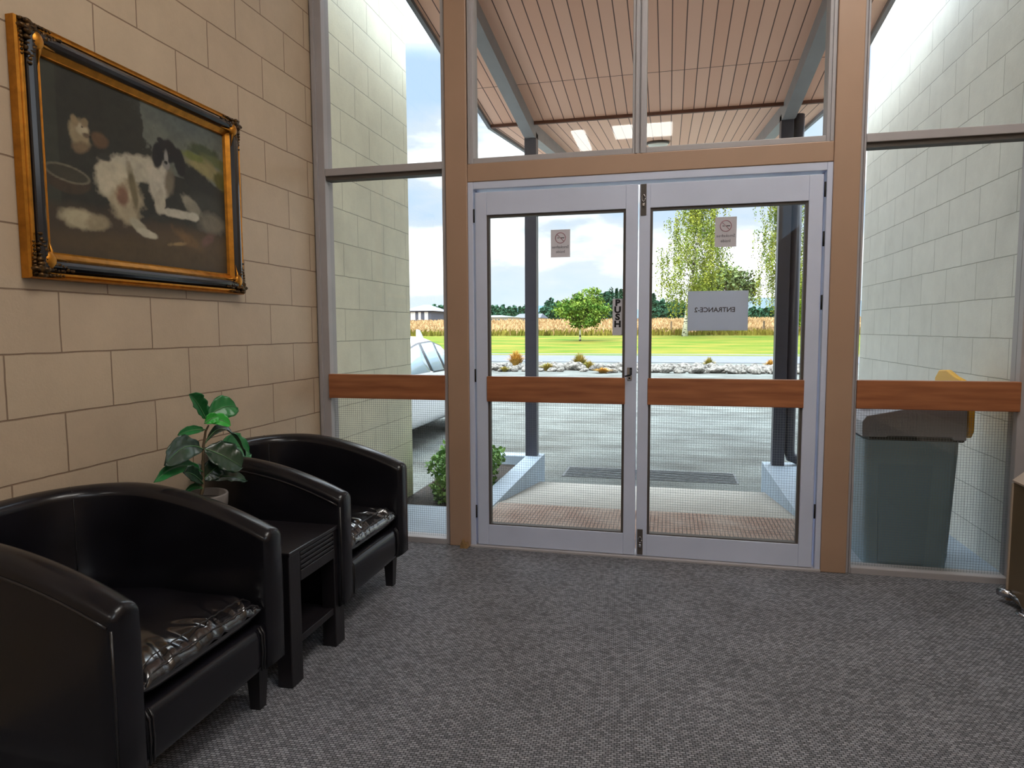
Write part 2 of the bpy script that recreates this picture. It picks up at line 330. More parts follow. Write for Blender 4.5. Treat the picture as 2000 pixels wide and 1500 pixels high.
def mat_ribs():
    m = mat('ribbed_brown_matting', srgb(150, 122, 106), .9); t = m.node_tree; p = t.nodes['Principled BSDF']
    co = N(t, 'ShaderNodeTexCoord'); br = N(t, 'ShaderNodeTexBrick'); br.offset = 0
    for k, v in dict(Scale=1, **{'Brick Width': .024, 'Row Height': .018, 'Mortar Size': .004, 'Mortar Smooth': .3}).items(): br.inputs[k].default_value = v
    br.inputs['Color1'].default_value = srgb(170, 138, 120); br.inputs['Color2'].default_value = srgb(186, 160, 144); br.inputs['Mortar'].default_value = srgb(96, 80, 74)
    t.links.new(co.outputs['Object'], br.inputs['Vector'])
    n = N(t, 'ShaderNodeTexNoise'); n.inputs['Scale'].default_value = 4; t.links.new(co.outputs['Object'], n.inputs['Vector'])
    mx = N(t, 'ShaderNodeMixRGB'); mx.inputs[2].default_value = srgb(176, 166, 156); mr = N(t, 'ShaderNodeMapRange'); mr.inputs[1].default_value = .4; mr.inputs[2].default_value = .7; mr.inputs[4].default_value = .55
    t.links.new(n.outputs['Fac'], mr.inputs[0]); t.links.new(mr.outputs[0], mx.inputs[0]); t.links.new(br.outputs['Color'], mx.inputs[1]); t.links.new(mx.outputs[0], p.inputs['Base Color'])
    return m
M['doormat'] = mat_ribs()
def soffit_mat():
    """stained boards running along Y, 93 mm wide, faint butt joints"""
    m = mat('stained_soffit_boards', srgb(176, 124, 98), .6); t = m.node_tree; p = t.nodes['Principled BSDF']
    co = N(t, 'ShaderNodeTexCoord'); s = N(t, 'ShaderNodeSeparateXYZ'); t.links.new(co.outputs['Object'], s.inputs[0])
    c = N(t, 'ShaderNodeCombineXYZ'); a = N(t, 'ShaderNodeMath', operation='ADD'); a.inputs[1].default_value = 18.1; b = N(t, 'ShaderNodeMath', operation='ADD'); b.inputs[1].default_value = 20
    t.links.new(s.outputs[1], a.inputs[0]); t.links.new(s.outputs[0], b.inputs[0]); t.links.new(a.outputs[0], c.inputs[0]); t.links.new(b.outputs[0], c.inputs[1])
    br = N(t, 'ShaderNodeTexBrick'); br.offset = 0
    for k, v in dict(Scale=1, **{'Brick Width': 4.0, 'Row Height': .093, 'Mortar Size': .0042, 'Mortar Smooth': .2}).items(): br.inputs[k].default_value = v
    br.inputs['Color1'].default_value = srgb(243, 192, 166); br.inputs['Color2'].default_value = srgb(236, 180, 152); br.inputs['Mortar'].default_value = srgb(92, 48, 36)
    t.links.new(c.outputs[0], br.inputs['Vector']); t.links.new(br.outputs['Color'], p.inputs['Base Color'])
    return m
M['soffit'] = soffit_mat()

XL, XR = -1.955, 1.603
def struct(o): o['kind'] = 'structure'; return o

# ---------------------------------------------------------------- room shell
struct(B(XL-.2, XR+.2, -9.2, .0, -.12, 0).build('floor', M['carpet']))
struct(B(XL-.2, XL, -9.0, 0, -.1, 4.3).build('wall_left', M['block_in']))
struct(B(XL-.2, XL, 0, 1.41, -.5, 4.3).build('wall_outside_left', M['block_out_l']))
struct(B(XR, XR+.2, 0, 2.81, -.5, 4.3).build('wall_outside_right', M['block_out_r']))
wr = MB(); wr.box(XR, XR+.2, -3.7, 0, -.1, 4.3); wr.box(XR, XR+.2, -9, -3.7, -.1, 2.5); wr.box(XR, XR+.2, -9, -3.7, 3.9, 4.3); wr.box(XR, XR+.2, -9, -8.4, 2.5, 3.9)
struct(wr.build('wall_right', M['block_in']))
wb = MB(); wb.box(XL, XR, -9.2, -9, -.1, 4.3)
struct(wb.build('wall_back', M['block_in']))
struct(B(XL-.3, XR+.3, -9.2, .12, 4.3, 4.5).build('ceiling', M['ceil']))

# ---------------------------------------------------------------- glazed front
TOPZ = 3.36
struct(B(XL, XR, .0, .12, TOPZ, 4.3).build('wall_front', M['beige']))
struct(B(-1.172, -1.052, -.012, .13, 0, TOPZ, .004).build('trim_1', M['beige']))
struct(B(.742, .858, -.012, .13, 0, TOPZ, .004).build('trim_2', M['beige']))
struct(B(-1.052, .742, -.008, .12, 1.977, 2.071, .004).build('trim_3', M['beige']))
struct(B(-1.052, .742, -.02, .12, -.06, .012, .004).build('trim_4', M['grey_d']))
def pane(name, x0, x1, z0, z1, y, par, t=.005):
    return B(x0, x1, y, y+t, z0, z1).build(name, M['glass'], par)
def wires(x0, x1, z0, z1, y, par):
    vs = []; fs = []; r = .0004; st = .0125
    def bar(a0, a1, b0, b1):
        k = len(vs)
        for yy in (y-r, y+r):
            for p in ((a0, b0), (a1, b0), (a1, b1), (a0, b1)): vs.append((p[0], yy, p[1]))
        fs.extend([(k, k+1, k+2, k+3), (k+7, k+6, k+5, k+4)]); fs.extend([(k+i, k+4+i, k+4+(i+1) % 4, k+(i+1) % 4) for i in range(4)])
    x = x0+.006
    while x < x1: bar(x-r, x+r, z0, z1); x += st
    z = z0+.006
    while z < z1: bar(x0, x1, z-r, z+r); z += st
    return rawmesh('wire_grid', vs, fs, M['wire'], par)
def sidelight(n, x0, x1, xo0, xo1):
    """window with three panes: outer edges xo0..xo1, glass x0..x1"""
    root = bpy.data.objects.new('window_%d' % n, None); C.objects.link(root); root.location = ((x0+x1)/2, .02, 0); root['kind'] = 'structure'
    f = MB()
    f.box(xo0, x0, .0, .09, 0, TOPZ, .003); f.box(x1, xo1, .0, .09, 0, TOPZ, .003)
    f.box(xo0+.012, xo0+.03 if x0-xo0 > .04 else xo0+.014, -.012, .0, 0, TOPZ)
    f.box(x0, x1, .0, .09, -.01, .03, .003); f.box(x0, x1, .0, .09, TOPZ-.05, TOPZ, .003)
    f.build('window_frame', M['grey_d'], root)
    tb = MB(); tb.box(x0, x1, .0, .08, 2.056, 2.096, .003); tb.build('transom_bar', M['grey_d'], root)
    B(x0, x1, .012, .075, 2.034, 2.056).build('glazing_bead', M['bead'], root)
    B(x0-.005, x1+.005, -.012, .03, .812, .949, .003).build('timber_band', M['band'], root)
    pane('upper_pane', x0, x1, 2.096, TOPZ-.05, .04, root); pane('middle_pane', x0, x1, .949, 2.034, .04, root)
    lo = pane('lower_pane', x0, x1, .03, .812, .04, root); wires(x0, x1, .03, .812, .0425, lo)
    return root
sidelight(1, -1.883, -1.196, XL, -1.172)
sidelight(2, .882, 1.556, .858, XR)
def transom(n, x0, x1):
    root = bpy.data.objects.new('window_%d' % n, None); C.objects.link(root); root.location = ((x0+x1)/2, .02, 2.07); root['kind'] = 'structure'
    f = MB(); f.box(x0, x0+.034, .0, .09, 2.071, TOPZ, .003); f.box(x1-.034, x1, .0, .09, 2.071, TOPZ, .003)
    f.box(x0+.034, x1-.034, .0, .09, 2.071, 2.1, .003); f.box(x0+.034, x1-.034, .0, .09, TOPZ-.05, TOPZ, .003)
    f.box(x0+.008, x0+.018, -.01, 0, 2.071, TOPZ); f.box(x1-.018, x1-.008, -.01, 0, 2.071, TOPZ)
    f.build('window_frame', M['grey_d'], root); pane('upper_pane', x0+.034, x1-.034, 2.1, TOPZ-.05, .04, root)
transom(3, -1.052, -.157); transom(4, -.157, .742)

# door frame and the two leaves
fr = MB(); fr.box(-1.052, -1.022, -.004, .1, 0, 1.977, .003); fr.box(.716, .742, -.004, .1, 0, 1.977, .003); fr.box(-1.022, .716, -.004, .1, 1.938, 1.977, .003)
fr.box(-1.022, -1.016, .055, .1, 0, 1.938); fr.box(.708, .716, .055, .1, 0, 1.938)
struct(fr.build('trim_5', M['grey']))
def door(n, x0, x1, g0, g1):
    root = bpy.data.objects.new('door_%d' % n, None); C.objects.link(root); root.location = ((x0+x1)/2, .02, 0); root['kind'] = 'structure'
    y0, y1 = .0, .045; zt = 1.922; zb = .014
    B(x0, g0-.012, y0, y1, zb, zt, .003).build('stile', M['grey'], root); B(g1+.012, x1, y0, y1, zb, zt, .003).build('stile', M['grey'], root)
    B(g0-.012, g1+.012, y0+.001, y1, 1.802, zt, .002).build('rail', M['grey'], root); B(g0-.012, g1+.012, y0+.001, y1, zb, .127, .002).build('rail', M['grey'], root)
    b = MB()
    for (a, c, d, e_) in ((g0-.012, g0, .127, 1.802), (g1, g1+.012, .127, 1.802), (g0, g1, 1.79, 1.802), (g0, g1, .127, .133)): b.box(a, c, .008, .04, d, e_)
    b.build('glazing_bead', M['bead'], root)
    B(g0-.016, g1+.016, -.006, .03, .809, .946, .003).build('push_band', M['band'], root)
    pane('upper_pane', g0, g1, .946, 1.79, .022, root); lo = pane('lower_pane', g0, g1, .133, .809, .022, root); wires(g0, g1, .133, .809, .0245, lo)
    return root
d1 = door(1, -1.012, -.160, -.938, -.232)
d2 = door(2, -.152, .704, -.086, .628)
# black hinges seen as dark patches
for dr, x, zs in ((d1, -1.0175, (1.8, .95, .2)), (d2, .7095, (1.85, 1.62, 1.32, .3))):
    for z in zs: MB().tube([(x, -.003, z-.035), (x, -.003, z+.035)], .0045, 8).build('hinge', M['seal'], dr)
# latch on the left leaf
l = MB(); l.box(-.206, -.182, -.004, 0, .935, 1.0, .001); lt = l.build('latch_plate', M['chrome'], d1)
h = MB(); h.tube([(-.187, -.004, .985), (-.187, -.03, .985), (-.189, -.034, .962), (-.215, -.034, .957)], .0045, 8); h.box(-.193, -.181, -.012, -.004, .962, 1.0, .002); h.build('latch_handle', M['dkmetal'], lt)
MB().lathe([(0, 0), (.005, 0), (.005, .004), (0, .004)], M=Matrix.Rotation(math.pi/2, 3, 'X'), c=(-.194, -.004, .945)).build('keyhole', M['dkmetal'], lt)
for z0, z1, zc in ((1.765, 1.92, 1.85), (.02, .155, .1)):
    p = B(-.146, -.118, -.003, 0, z0, z1, .001).build('flush_bolt', M['bead'], d2)
    q = MB(); q.tube([(-.132+.008*math.cos(a), -.006, zc+.017*math.sin(a)) for a in np.linspace(0, math.tau, 16)], .0025, 6); q.box(-.138, -.126, -.009, -.003, zc-.04, zc-.024, .002); q.build('bolt_lever', M['chrome'], p)
# wooden wedge at the foot of the left post
w = MB(); w.prism([(-1.102, 0), (-1.06, 0), (-1.064, .03), (-1.083, .022), (-1.09, .045), (-1.1, .02)], 1, -.05, -.014)
tag(w.build('door_wedge', M['wood_chip']), 'small chipped pale wooden wedge on the carpet at the foot of the left beige post', 'wedge')

# notices on the glass
def T(x, y, z, mirror=False, rz=0):
    # text lies in XZ plane; mirror = seen from its back
    m = Matrix.Translation((x, y, z)) @ Matrix.Rotation(math.pi/2, 4, 'X')
    if mirror: m = m @ Matrix.Diagonal((-1, 1, 1, 1))
    return m
pt = empty('push_sign', (-.257, .019, 1.16), 'narrow grey vertical sign with black letters PUSH on the left door glass', 'sign')
B(-.284, -.232, .016, .0205, 1.165, 1.352, .001).build('plate', M['signpush'], pt)
for i, ch in enumerate('PUSH'): text('letter', ch, .044, M['black'], pt, T(-.258, .0155, 1.331-.0365*i), depth=.0006, bold=.0022)
for o in pt.children:
    if o.name.startswith('letter'):
        bm = bmesh.new(); bm.from_mesh(o.data)
        for v in bm.verts: v.co.x = -.258+(v.co.x+.258)*1.12
        bm.to_mesh(o.data); bm.free()
es = empty('entrance_sign', (.236, .03, 1.186), 'large grey rectangular sign reading ENTRANCE-2 backwards on the right door glass', 'sign')
B(.091, .381, .028, .032, 1.187, 1.385, .001).build('board', M['signgrey'], es)
text('lettering', 'ENTRANCE-2', .033, M['print'], es, T(.222, .0275, 1.29, True), depth=.0003, bold=.0006)
def notice(x0, x1, z0, z1, label, rnd_c, l2):
    n = empty('notice', ((x0+x1)/2, .03, z0), label, 'notice', None)
    MB().poly([(x0, .0295, z0), (x1, .0295, z0), (x1, .0295, z1), (x0, .0295, z1)]).build('paper_sheet', M['paper'], n)
    c = (x0+x1)/2; w_ = x1-x0; h_ = z1-z0
    r = MB(); rr = w_*.26; cz = z0+h_*.7
    r.tube([(c+rr*math.cos(a), .0283, cz+rr*math.sin(a)) for a in np.linspace(0, math.tau, 28)], .0022, 4)
    r.tube([(c-rr*.7, .0283, cz+rr*.7), (c+rr*.7, .0283, cz-rr*.7)], .0018, 4); r.build('prohibition_ring', M['printred'], n)
    q = MB(); q.box(c+.002, c+.02, .0278, .0284, cz-.002, cz+.002); q.box(c-.016, c-.006, .0278, .0284, cz-.0015, cz+.0015); q.build('cigarette_symbol', M['black'], n)
    text('lettering', 'Smokefree', w_*.2, M['print'], n, T(c, .028, z0+h_*.37, True), depth=.0002)
    text('lettering', 'Inside', w_*.2, M['print'], n, T(c, .028, z0+h_*.2, True), depth=.0002)
notice(-.609, -.507, 1.573, 1.716, 'small mauve Smokefree Inside notice, on the left door glass', 0, 0)
notice(.216, .318, 1.6, 1.746, 'small grey Smokefree Inside notice high on the right door glass', 0, 0)

# unseen ceiling panels: front pair added to brighten hall, rear pair for transom reflections
for (x, y, wx, wy, nm) in ((.75, -1.5, 1.2, .6, 'nearest the glass doors, added as fill'), (.75, -2.6, 1.2, .6, 'above the viewer, added as fill'), (-.43, -7.08, .87, .63, 'farthest from the glass doors'), (-1.4, -7.4, .2, 1.1, 'slim one beside the left wall, added for a window-like reflection')):
    t_ = empty('glow_panel', (x, y, 4.3), 'unseen white glowing panel on the hall ceiling, '+nm, 'light', 'ceiling panel lights')
    B(x-wx/2-.02, x+wx/2+.02, y-wy/2-.02, y+wy/2+.02, 4.215, 4.292, .005).build('housing', M['white'], t_)
    B(x-wx/2, x+wx/2, y-wy/2, y+wy/2, 4.185, 4.215, .01).build('diffuser', M['panel_glow'], t_)

# ---------------------------------------------------------------- tub armchairs
def make_chair(yc, wd, label):
    XF, XB = -1.20, -1.93; th = .088; hw = wd/2
    root = empty('tub_armchair', ((XF+XB)/2, yc, 0), label, 'armchair', 'black leather tub armchairs')
    # centre line of the wrap-around shell in plan: right arm front -> back -> left arm front
    r = hw-th/2; xs = XB+th/2+r*.92
    pts = []
    n1, n2 = 12, 30
    for i in range(n1): pts.append((XF-.004+(xs-XF+.004)*i/n1, -r))
    for i in range(n2+1):
        a = -math.pi/2-math.pi*i/n2
        s_ = 1.0
        cx, cy = abs(math.cos(a))**.86*-1, math.sin(a)
        pts.append((xs+r*.92*cx, math.copysign(abs(cy)**.86, cy)*r))
    for i in range(n1-1, -1, -1): pts.append((XF-.004+(xs-XF+.004)*i/n1, r))
    P = [Vector((p[0], p[1]+yc, 0)) for p in pts]
    def H(x):
        k = (XF-x)/(XF-XB); return .585+.122*(1-(1-min(1, k*1.35))**2.0)
    def section(p, nrm, h, zb, th_, k=1.0):
        ring = []; w = th_/2*k
        zt = h-(1-k)*.03
        for j in range(13):
            a = math.pi*j/12; ring.append(p+nrm*(w*math.cos(a))+Vector((0, 0, zt-w*.75+w*.75*math.sin(a))))
        for t in (.75, .5, .25, 0): ring.append(p-nrm*(w*(1.0))+Vector((0, 0, zb+(zt-w-zb)*t)))
        for t in (0, .25, .5, .75): ring.append(p+nrm*(w)+Vector((0, 0, zb+(zt-w-zb)*t)))
        return ring
    R = []
    tang = [(P[min(i+1, len(P)-1)]-P[max(i-1, 0)]).normalized() for i in range(len(P))]
    nr = [Vector((-t.y, t.x, 0)) for t in tang]
    for k, dx in ((.62, .019), (.82, .015), (.94, .008)): R.append(section(P[0]+Vector((dx, 0, 0)), nr[0], H(P[0].x)-(1-k)*.02, .155+(1-k)*.02, th, k))
    for p, q in zip(P, nr): R.append(section(p, q, H(p.x), .15, th))
    for k, dx in ((.94, .008), (.82, .015), (.62, .019)): R.append(section(P[-1]+Vector((dx, 0, 0)), nr[-1], H(P[-1].x)-(1-k)*.02, .155+(1-k)*.02, th, k))
    m = MB(); m.rings(R); sh = m.build('wraparound_back', M['seatleather'], root, smooth=True)
    # piping runs along the outer top edge and down the arm fronts
    for sgn in (-1, 1):
        line = []; path = P if sgn == 1 else P[::-1]; nn = nr if sgn == 1 else [-v for v in nr[::-1]]
    out = []
    for p, q in zip(P, nr):
        o_ = p+q*(-th/2-.0005) if (p+q-Vector((xs, yc, 0))).length < (p-q-Vector((xs, yc, 0))).length else p+q*(th/2+.0005)
        out.append(o_+Vector((0, 0, H(p.x)-.045)))
    MB().tube(out, .0035, 6).build('piping', M['piping'], sh)
    for s_ in (-1, 1):
        y = yc+s_*(r+th/2-.004)
        MB().tube([(XF+.004, y, .17), (XF+.006, y, .4), (XF+.004, y, H(XF)-.05)], .0035, 6).build('piping', M['piping'], sh)
    # vertical seams inside the back
    for i in (n1+9, n1+n2-9):
        p, q = P[i], nr[i]; inn = q if (p+q-Vector((xs, yc, 0))).length < (p-q-Vector((xs, yc, 0))).length else -q
        h = H(p.x)
        MB().tube([p+inn*(th/2)+Vector((0, 0, .3)), p+inn*(th/2)+Vector((0, 0, h-.035)), p+inn*(th/3)+Vector((0, 0, h-.01)), p+Vector((0, 0, h)), p-inn*(th/3)+Vector((0, 0, h-.01))], .0022, 5).build('seam', M['piping'], sh)
    # front rail with gathered ends
    iw = hw-th
    n = 40; R = []
    for i in range(n+1):
        t = -1+2*i/n; y = yc+t*(iw+.004)
        sw = 1+.03*math.cos(t*math.pi/2)-.0*t
        pk = .004*math.sin(abs(t)*90)*max(0, abs(t)-.86)/.14
        ring = []
        for j in range(24):
            a = math.tau*j/24; c, s_ = math.cos(a), math.sin(a)
            ring.append((XF-.045+math.copysign(abs(c)**.55, c)*.043*sw+pk, y, .222+math.copysign(abs(s_)**.5, s_)*(.072)*sw-.004))
        R.append([Vector(p) for p in ring])
    fr_ = MB().rings(R).build('front_rail', M['seatleather'], root, smooth=True)
    for s_ in (-1, 1):
        for k in (0, .012):
            y = yc+s_*(iw-.014-k)
            MB().tube([(XF-.012, y, .292), (XF+.001, y, .272), (XF+.003, y, .22), (XF-.001, y, .158)], .003, 6).build('piping', M['piping'], fr_)
    # base under the seat
    b = MB(); b.box(XB+.14, XF-.05, yc-iw-.02, yc+iw+.02, .15, .22, .01); b.build('base', M['seatleather'], root)
    # seat cushion
    G = 110; vs = []; fs = []
    x0, x1 = XB+.14, XF-.006; q = random.Random(int(-yc*100))
    ph = [q.uniform(0, 6) for _ in range(4)]
    WR = [(q.uniform(-1, 1), q.uniform(.02, .06), q.uniform(-1, .9), q.uniform(-4, 4)) for _ in range(26)]
    def half(sign):
        k = len(vs)
        for i in range(G+1):
            u = math.sin((-1+2*i/G)*math.pi/2)
            for j in range(G+1):
                v = math.sin((-1+2*j/G)*math.pi/2)
                wy = iw*.985*(1 if u > -.2 else math.sqrt(max(0, 1-((-.2-u)/.8)**2*.55)))
                x = (x0+x1)/2+u*(x1-x0)/2; y = yc+v*wy
                e_ = (1-abs(u)**(5.2 if u > 0 else 7))**.5*(1-abs(v)**7)**.5
                z = .345+sign*(.055*e_)+(.012*(1-u*u)*(1-v*v) if sign > 0 else -.0)
                if sign > 0:
                    fr2 = math.exp(-((x-(x1-.03))/.06)**2)*(1-abs(v)**8)
                    z += .010*fr2*sum(w_*math.exp(-((v-c_-(x1-x)*k_)/s_)**2) for c_, s_, w_, k_ in WR)
                    x += .0
                    z += .0025*math.sin(9*v+7*u+ph[2])*(1-u**8)
                vs.append((x+.006*sign*0, y, z))
        for i in range(G):
            for j in range(G):
                a = k+i*(G+1)+j; f = (a, a+G+1, a+G+2, a+1); fs.append(f if sign > 0 else f[::-1])
    half(1); half(-1)
    cu = rawmesh('seat_cushion', vs, fs, M['cushionleather'], root, True)
    bm = bmesh.new(); bm.from_mesh(cu.data); bmesh.ops.remove_doubles(bm, verts=bm.verts, dist=.0004); bm.to_mesh(cu.data); bm.free()
    for p in cu.data.polygons: p.use_smooth = True
    # front welt with a double seam line along the top front edge
    for dx, dz in ((-.03, .0555), (-.003, .036)):
        MB().tube([(x1+dx, yc+t*iw*.93, .344+dz*(1-abs(t)**7)**.5+.0015*math.sin(40*t)) for t in np.linspace(-1, 1, 50)], .002, 5).build('seam', M['piping'], cu)
    for x, y in ((XF-.06, yc-hw+.055), (XF-.06, yc+hw-.055), (XB+.16, yc-hw+.15), (XB+.16, yc+hw-.15)):
        lg = MB(); lg.rings([[Vector((x+a*s_, y+b_*s_, z)) for a, b_ in ((-1, -1), (1, -1), (1, 1), (-1, 1))] for z, s_ in ((0, .017), (.16, .025))])
        o = lg.build('leg', M['blackwood'], root)
        for p in o.data.polygons: p.use_smooth = False
    return root
make_chair(-1.95, .67, 'black leather tub armchair nearest the viewer, under the framed painting')
make_chair(-.897, .655, 'black leather tub armchair beside the glazed front, beyond the side table')

# ---------------------------------------------------------------- side table
tb = empty('side_table', (-1.48, -1.365, 0), 'low black wooden side table with grooved apron between the two armchairs', 'table')
TX0, TX1, TY0, TY1 = -1.76, -1.205, -1.555, -1.175
B(TX0, TX1, TY0, TY1, .452, .467, .003).build('tabletop', M['blackwood'], tb)
for x in (TX0+.005, TX1-.06):
    for y in (TY0+.004, TY1-.074): B(x, x+.055, y, y+.07, 0, .452, .003).build('leg', M['blackwood'], tb)
for x in (TX1-.022, TX0+.012):
    ap = MB(); ap.box(x, x+.01, TY0+.07, TY1-.07, .345, .45)
    for k in range(4): ap.box(x-.004, x+.018, TY0+.0745, TY1-.0745, .388+.0165*k, .399+.0165*k, .002)
    ap.box(x-.004, x+.018, TY0+.0745, TY1-.0745, .347, .384, .002); ap.build('apron', M['blackwood'], tb)
B(TX0+.06, TX1-.06, TY0+.012, TY0+.03, .36, .45).build('side_rail', M['blackwood'], tb); B(TX0+.06, TX1-.06, TY1-.03, TY1-.012, .36, .45).build('side_rail', M['blackwood'], tb)
B(TX0+.03, TX1-.03, TY0+.03, TY1-.03, .135, .15, .002).build('shelf', M['blackwood'], tb)
B(TX1-.03, TX1-.012, TY0+.07, TY1-.07, .128, .153, .002).build('shelf_lip', M['blackwood'], tb)

# ---------------------------------------------------------------- potted plant
PX, PY, PZ = -1.64, -1.425, .467
pl = empty('potted_plant', (PX, PY, PZ), 'green broad-leaved plant in a grey stone pot on the black side table', 'plant')
MB().lathe([(.001, PZ), (.066, PZ), (.084, PZ+.05), (.094, PZ+.11), (.096, PZ+.142), (.093, PZ+.147), (.087, PZ+.142), (.084, PZ+.115), (.001, PZ+.115)], c=(PX, PY, 0), n=40).build('pot', M['pot'], pl, True)
s_ = MB(); s_.lathe([(.001, PZ+.124), (.05, PZ+.124), (.083, PZ+.12)], c=(PX, PY, 0), n=24); s_.build('potting_soil', M['soil'], pl, True)
def zp(x, y, dx=0): return on(0, PX+dx, 280+x/4.688, 740+y/4.688)
stem = [Vector((PX, PY, PZ+.12))]+[zp(545, 1000), zp(546, 820), zp(550, 620), zp(570, 480), zp(598, 425)]
MB().tube(stem, [.007, .006, .0055, .005, .004, .003], 8).build('stem', M['stem'], pl)
def leaf(b, t, w, mt, droop=.0, fold=.25, face=Vector((.8, -.45, .35)), tipw=.62):
    """leaf from base b to tip t, width w; blade turned towards `face`; droop bends it"""
    w *= 1.2; b = Vector(b); t = Vector(t); ax = t-b; L = ax.length; ax.normalize()
    side = ax.cross(face).normalized(); nrm = side.cross(ax).normalized()
    n, m = 18, 10; vs = []; fs = []
    for i in range(n+1):
        s = i/n
        ww = w/2*(math.sin(math.pi*min(1, s**.8*.5/tipw*1.0)) if s < tipw else math.cos((s-tipw)/(1-tipw)*math.pi/2)**.55)
        if s < .1: ww = max(ww*s/.1, .0015)
        c = b+ax*L*s+Vector((0, 0, 1))*(droop*4*s*(1-s))*L
        for j in range(-m//2, m//2+1):
            v = j/(m/2); ed = .05*w*math.sin(s*22+j)*abs(v)**2
            rib = .04*w*math.cos(s*38-abs(v)*5)*abs(v)*(1-abs(v)*.4)
            vs.append(c+side*ww*v*math.cos(fold*abs(v))+nrm*(ww*abs(v)*math.sin(fold)+ed+rib))
    k = m+1
    for i in range(n):
        for j in range(m):
            a = i*k+j; fs.append((a, a+1, a+k+1, a+k))
    o = rawmesh('leaf', vs, fs, mt, pl, True)
    so_ = o.modifiers.new('thickness', 'SOLIDIFY'); so_.thickness = .0012
    MB().tube([b+ax*L*s+Vector((0, 0, 1))*(droop*4*s*(1-s))*L+nrm*.0015 for s in np.linspace(-.02, .95, 14)], [.0022*(1-.75*s) for s in np.linspace(0, 1, 14)], 5).build('midrib', M['vein'], o)
    return o
L_, LB, LD = M['leaf'], M['leaf_b'], M['leaf_d']
leaf(zp(572, 370), zp(425, 140, .03), .056, L_, .05, .5); leaf(zp(585, 380), zp(500, 150, -.03), .05, L_, .0, .4, face=Vector((1, .2, .3)))
leaf(zp(585, 360), zp(860, 262, .05), .075, L_, .16, .2); leaf(zp(580, 395), zp(800, 425, .06), .042, LB, .18, .4)
leaf(zp(560, 410, .02), zp(690, 345, .05), .035, LB, .1, .4)
leaf(zp(565, 465), zp(315, 515, -.02), .03, L_, .06, .5); leaf(zp(560, 600), zp(935, 705, .05), .05, LD, .42, .35, face=Vector((.5, .1, .9)))
leaf(zp(545, 645), zp(195, 790, .06), .074, LD, .12, .3); leaf(zp(550, 640), zp(905, 815, .09), .098, LD, .06, .25, face=Vector((.7, -.5, .6)))
leaf(zp(690, 640, -.04), zp(980, 690, -.05), .085, L_, .12, .2); leaf(zp(540, 850), zp(100, 945, .05), .045, L_, .12, .5)
leaf(zp(570, 930), zp(950, 935, .08), .052, LD, .1, .3, face=Vector((.5, -.4, .9))); leaf(zp(545, 960), zp(370, 855, .08), .05, LD, .05, .3)
leaf(zp(545, 930), zp(720, 770, .03), .066, LD, .05, .25); leaf(zp(545, 900), zp(420, 820, -.04), .05, LD, .05, .3)
leaf(zp(545, 1010), zp(375, 1050, .03), .02, L_, .12, .5)

# ---------------------------------------------------------------- painting
pa = empty('framed_painting', (XL+.02, -1.25, 1.37), 'oil painting of a white dog with black head in ornate gold and black frame', 'painting')
FY0, FY1, FZ0, FZ1 = -1.785, -.715, 1.365, 2.15
def rect_ring(prof, name, mt, par):
    """mitred moulding: prof = (inset from outer edge, height off the wall)"""
    R = []
    for (d, h) in prof: R.append([Vector((XL+h, y, z)) for y, z in ((FY0+d, FZ0+d), (FY1-d, FZ0+d), (FY1-d, FZ1-d), (FY0+d, FZ1-d))])
    o = MB().rings(R, cap=False, loop=True).build(name, mt, par)
    for p in o.data.polygons: p.use_smooth = False
    return o
rect_ring([(0, .001), (0, .03), (.004, .038), (.009, .034), (.013, .04), (.02, .04), (.022, .03), (.022, .001)], 'outer_moulding', M['gold'], pa)
rect_ring([(.022, .002), (.022, .03), (.028, .046), (.037, .054), (.046, .055), (.056, .048), (.064, .034), (.064, .002)], 'black_moulding', M['blackframe'], pa)
rect_ring([(.064, .002), (.064, .034), (.068, .036), (.074, .03), (.083, .022), (.087, .023), (.09, .014), (.09, .002)], 'gilt_slip', M['gold'], pa)
# canvas: pigment laid down as colour attribute on a fine grid
NU, NV = 230, 165
def U8(c): return np.array([(v/255/12.92 if v/255 < .04045 else ((v/255+.055)/1.055)**2.4) for v in c])
uu, vv = np.meshgrid(np.linspace(0, 1, NU), np.linspace(0, 1, NV), indexing='ij')
rg = np.random.default_rng(3)
def fbm(sc, seed):
    g = np.random.default_rng(seed); out = np.zeros_like(uu); a = 1; tot = 0
    for o in range(4):
        ky, kx = int(sc*2**o)+2, int(sc*1.4*2**o)+2; gr = g.random((kx+1, ky+1))
        x = uu*(kx-1); y = vv*(ky-1); xi = x.astype(int); yi = y.astype(int); fx = x-xi; fy = y-yi; fx = fx*fx*(3-2*fx); fy = fy*fy*(3-2*fy)
        out += a*((gr[xi, yi]*(1-fx)+gr[xi+1, yi]*fx)*(1-fy)+(gr[xi, yi+1]*(1-fx)+gr[xi+1, yi+1]*fx)*fy); tot += a; a *= .5
    return out/tot
f1, f2, f3, f4 = fbm(6, 1), fbm(14, 2), fbm(4, 5), fbm(34, 9)
img = np.ones(uu.shape+(3,))*U8((42, 42, 34))
def paint(mask, c): 
    global img
    m = np.clip(mask, 0, 1)[..., None]; img = img*(1-m)+U8(c)*m
def ell(cx, cy, rx, ry, rot=0, soft=.25, wob=.25):
    a = math.radians(rot); A = .86/.615
    dx = (uu-cx)*A; dy = vv-cy; x = (dx*math.cos(a)+dy*math.sin(a))/(rx*A); y = (-dx*math.sin(a)+dy*math.cos(a))/ry
    d = np.sqrt(x*x+y*y)+wob*(f2-.5)*1.6+wob*(f1-.5)*1.2+wob*1.6*(f4-.5); return (1-d)/(soft*1.25)*(.8+.5*f4)+.45
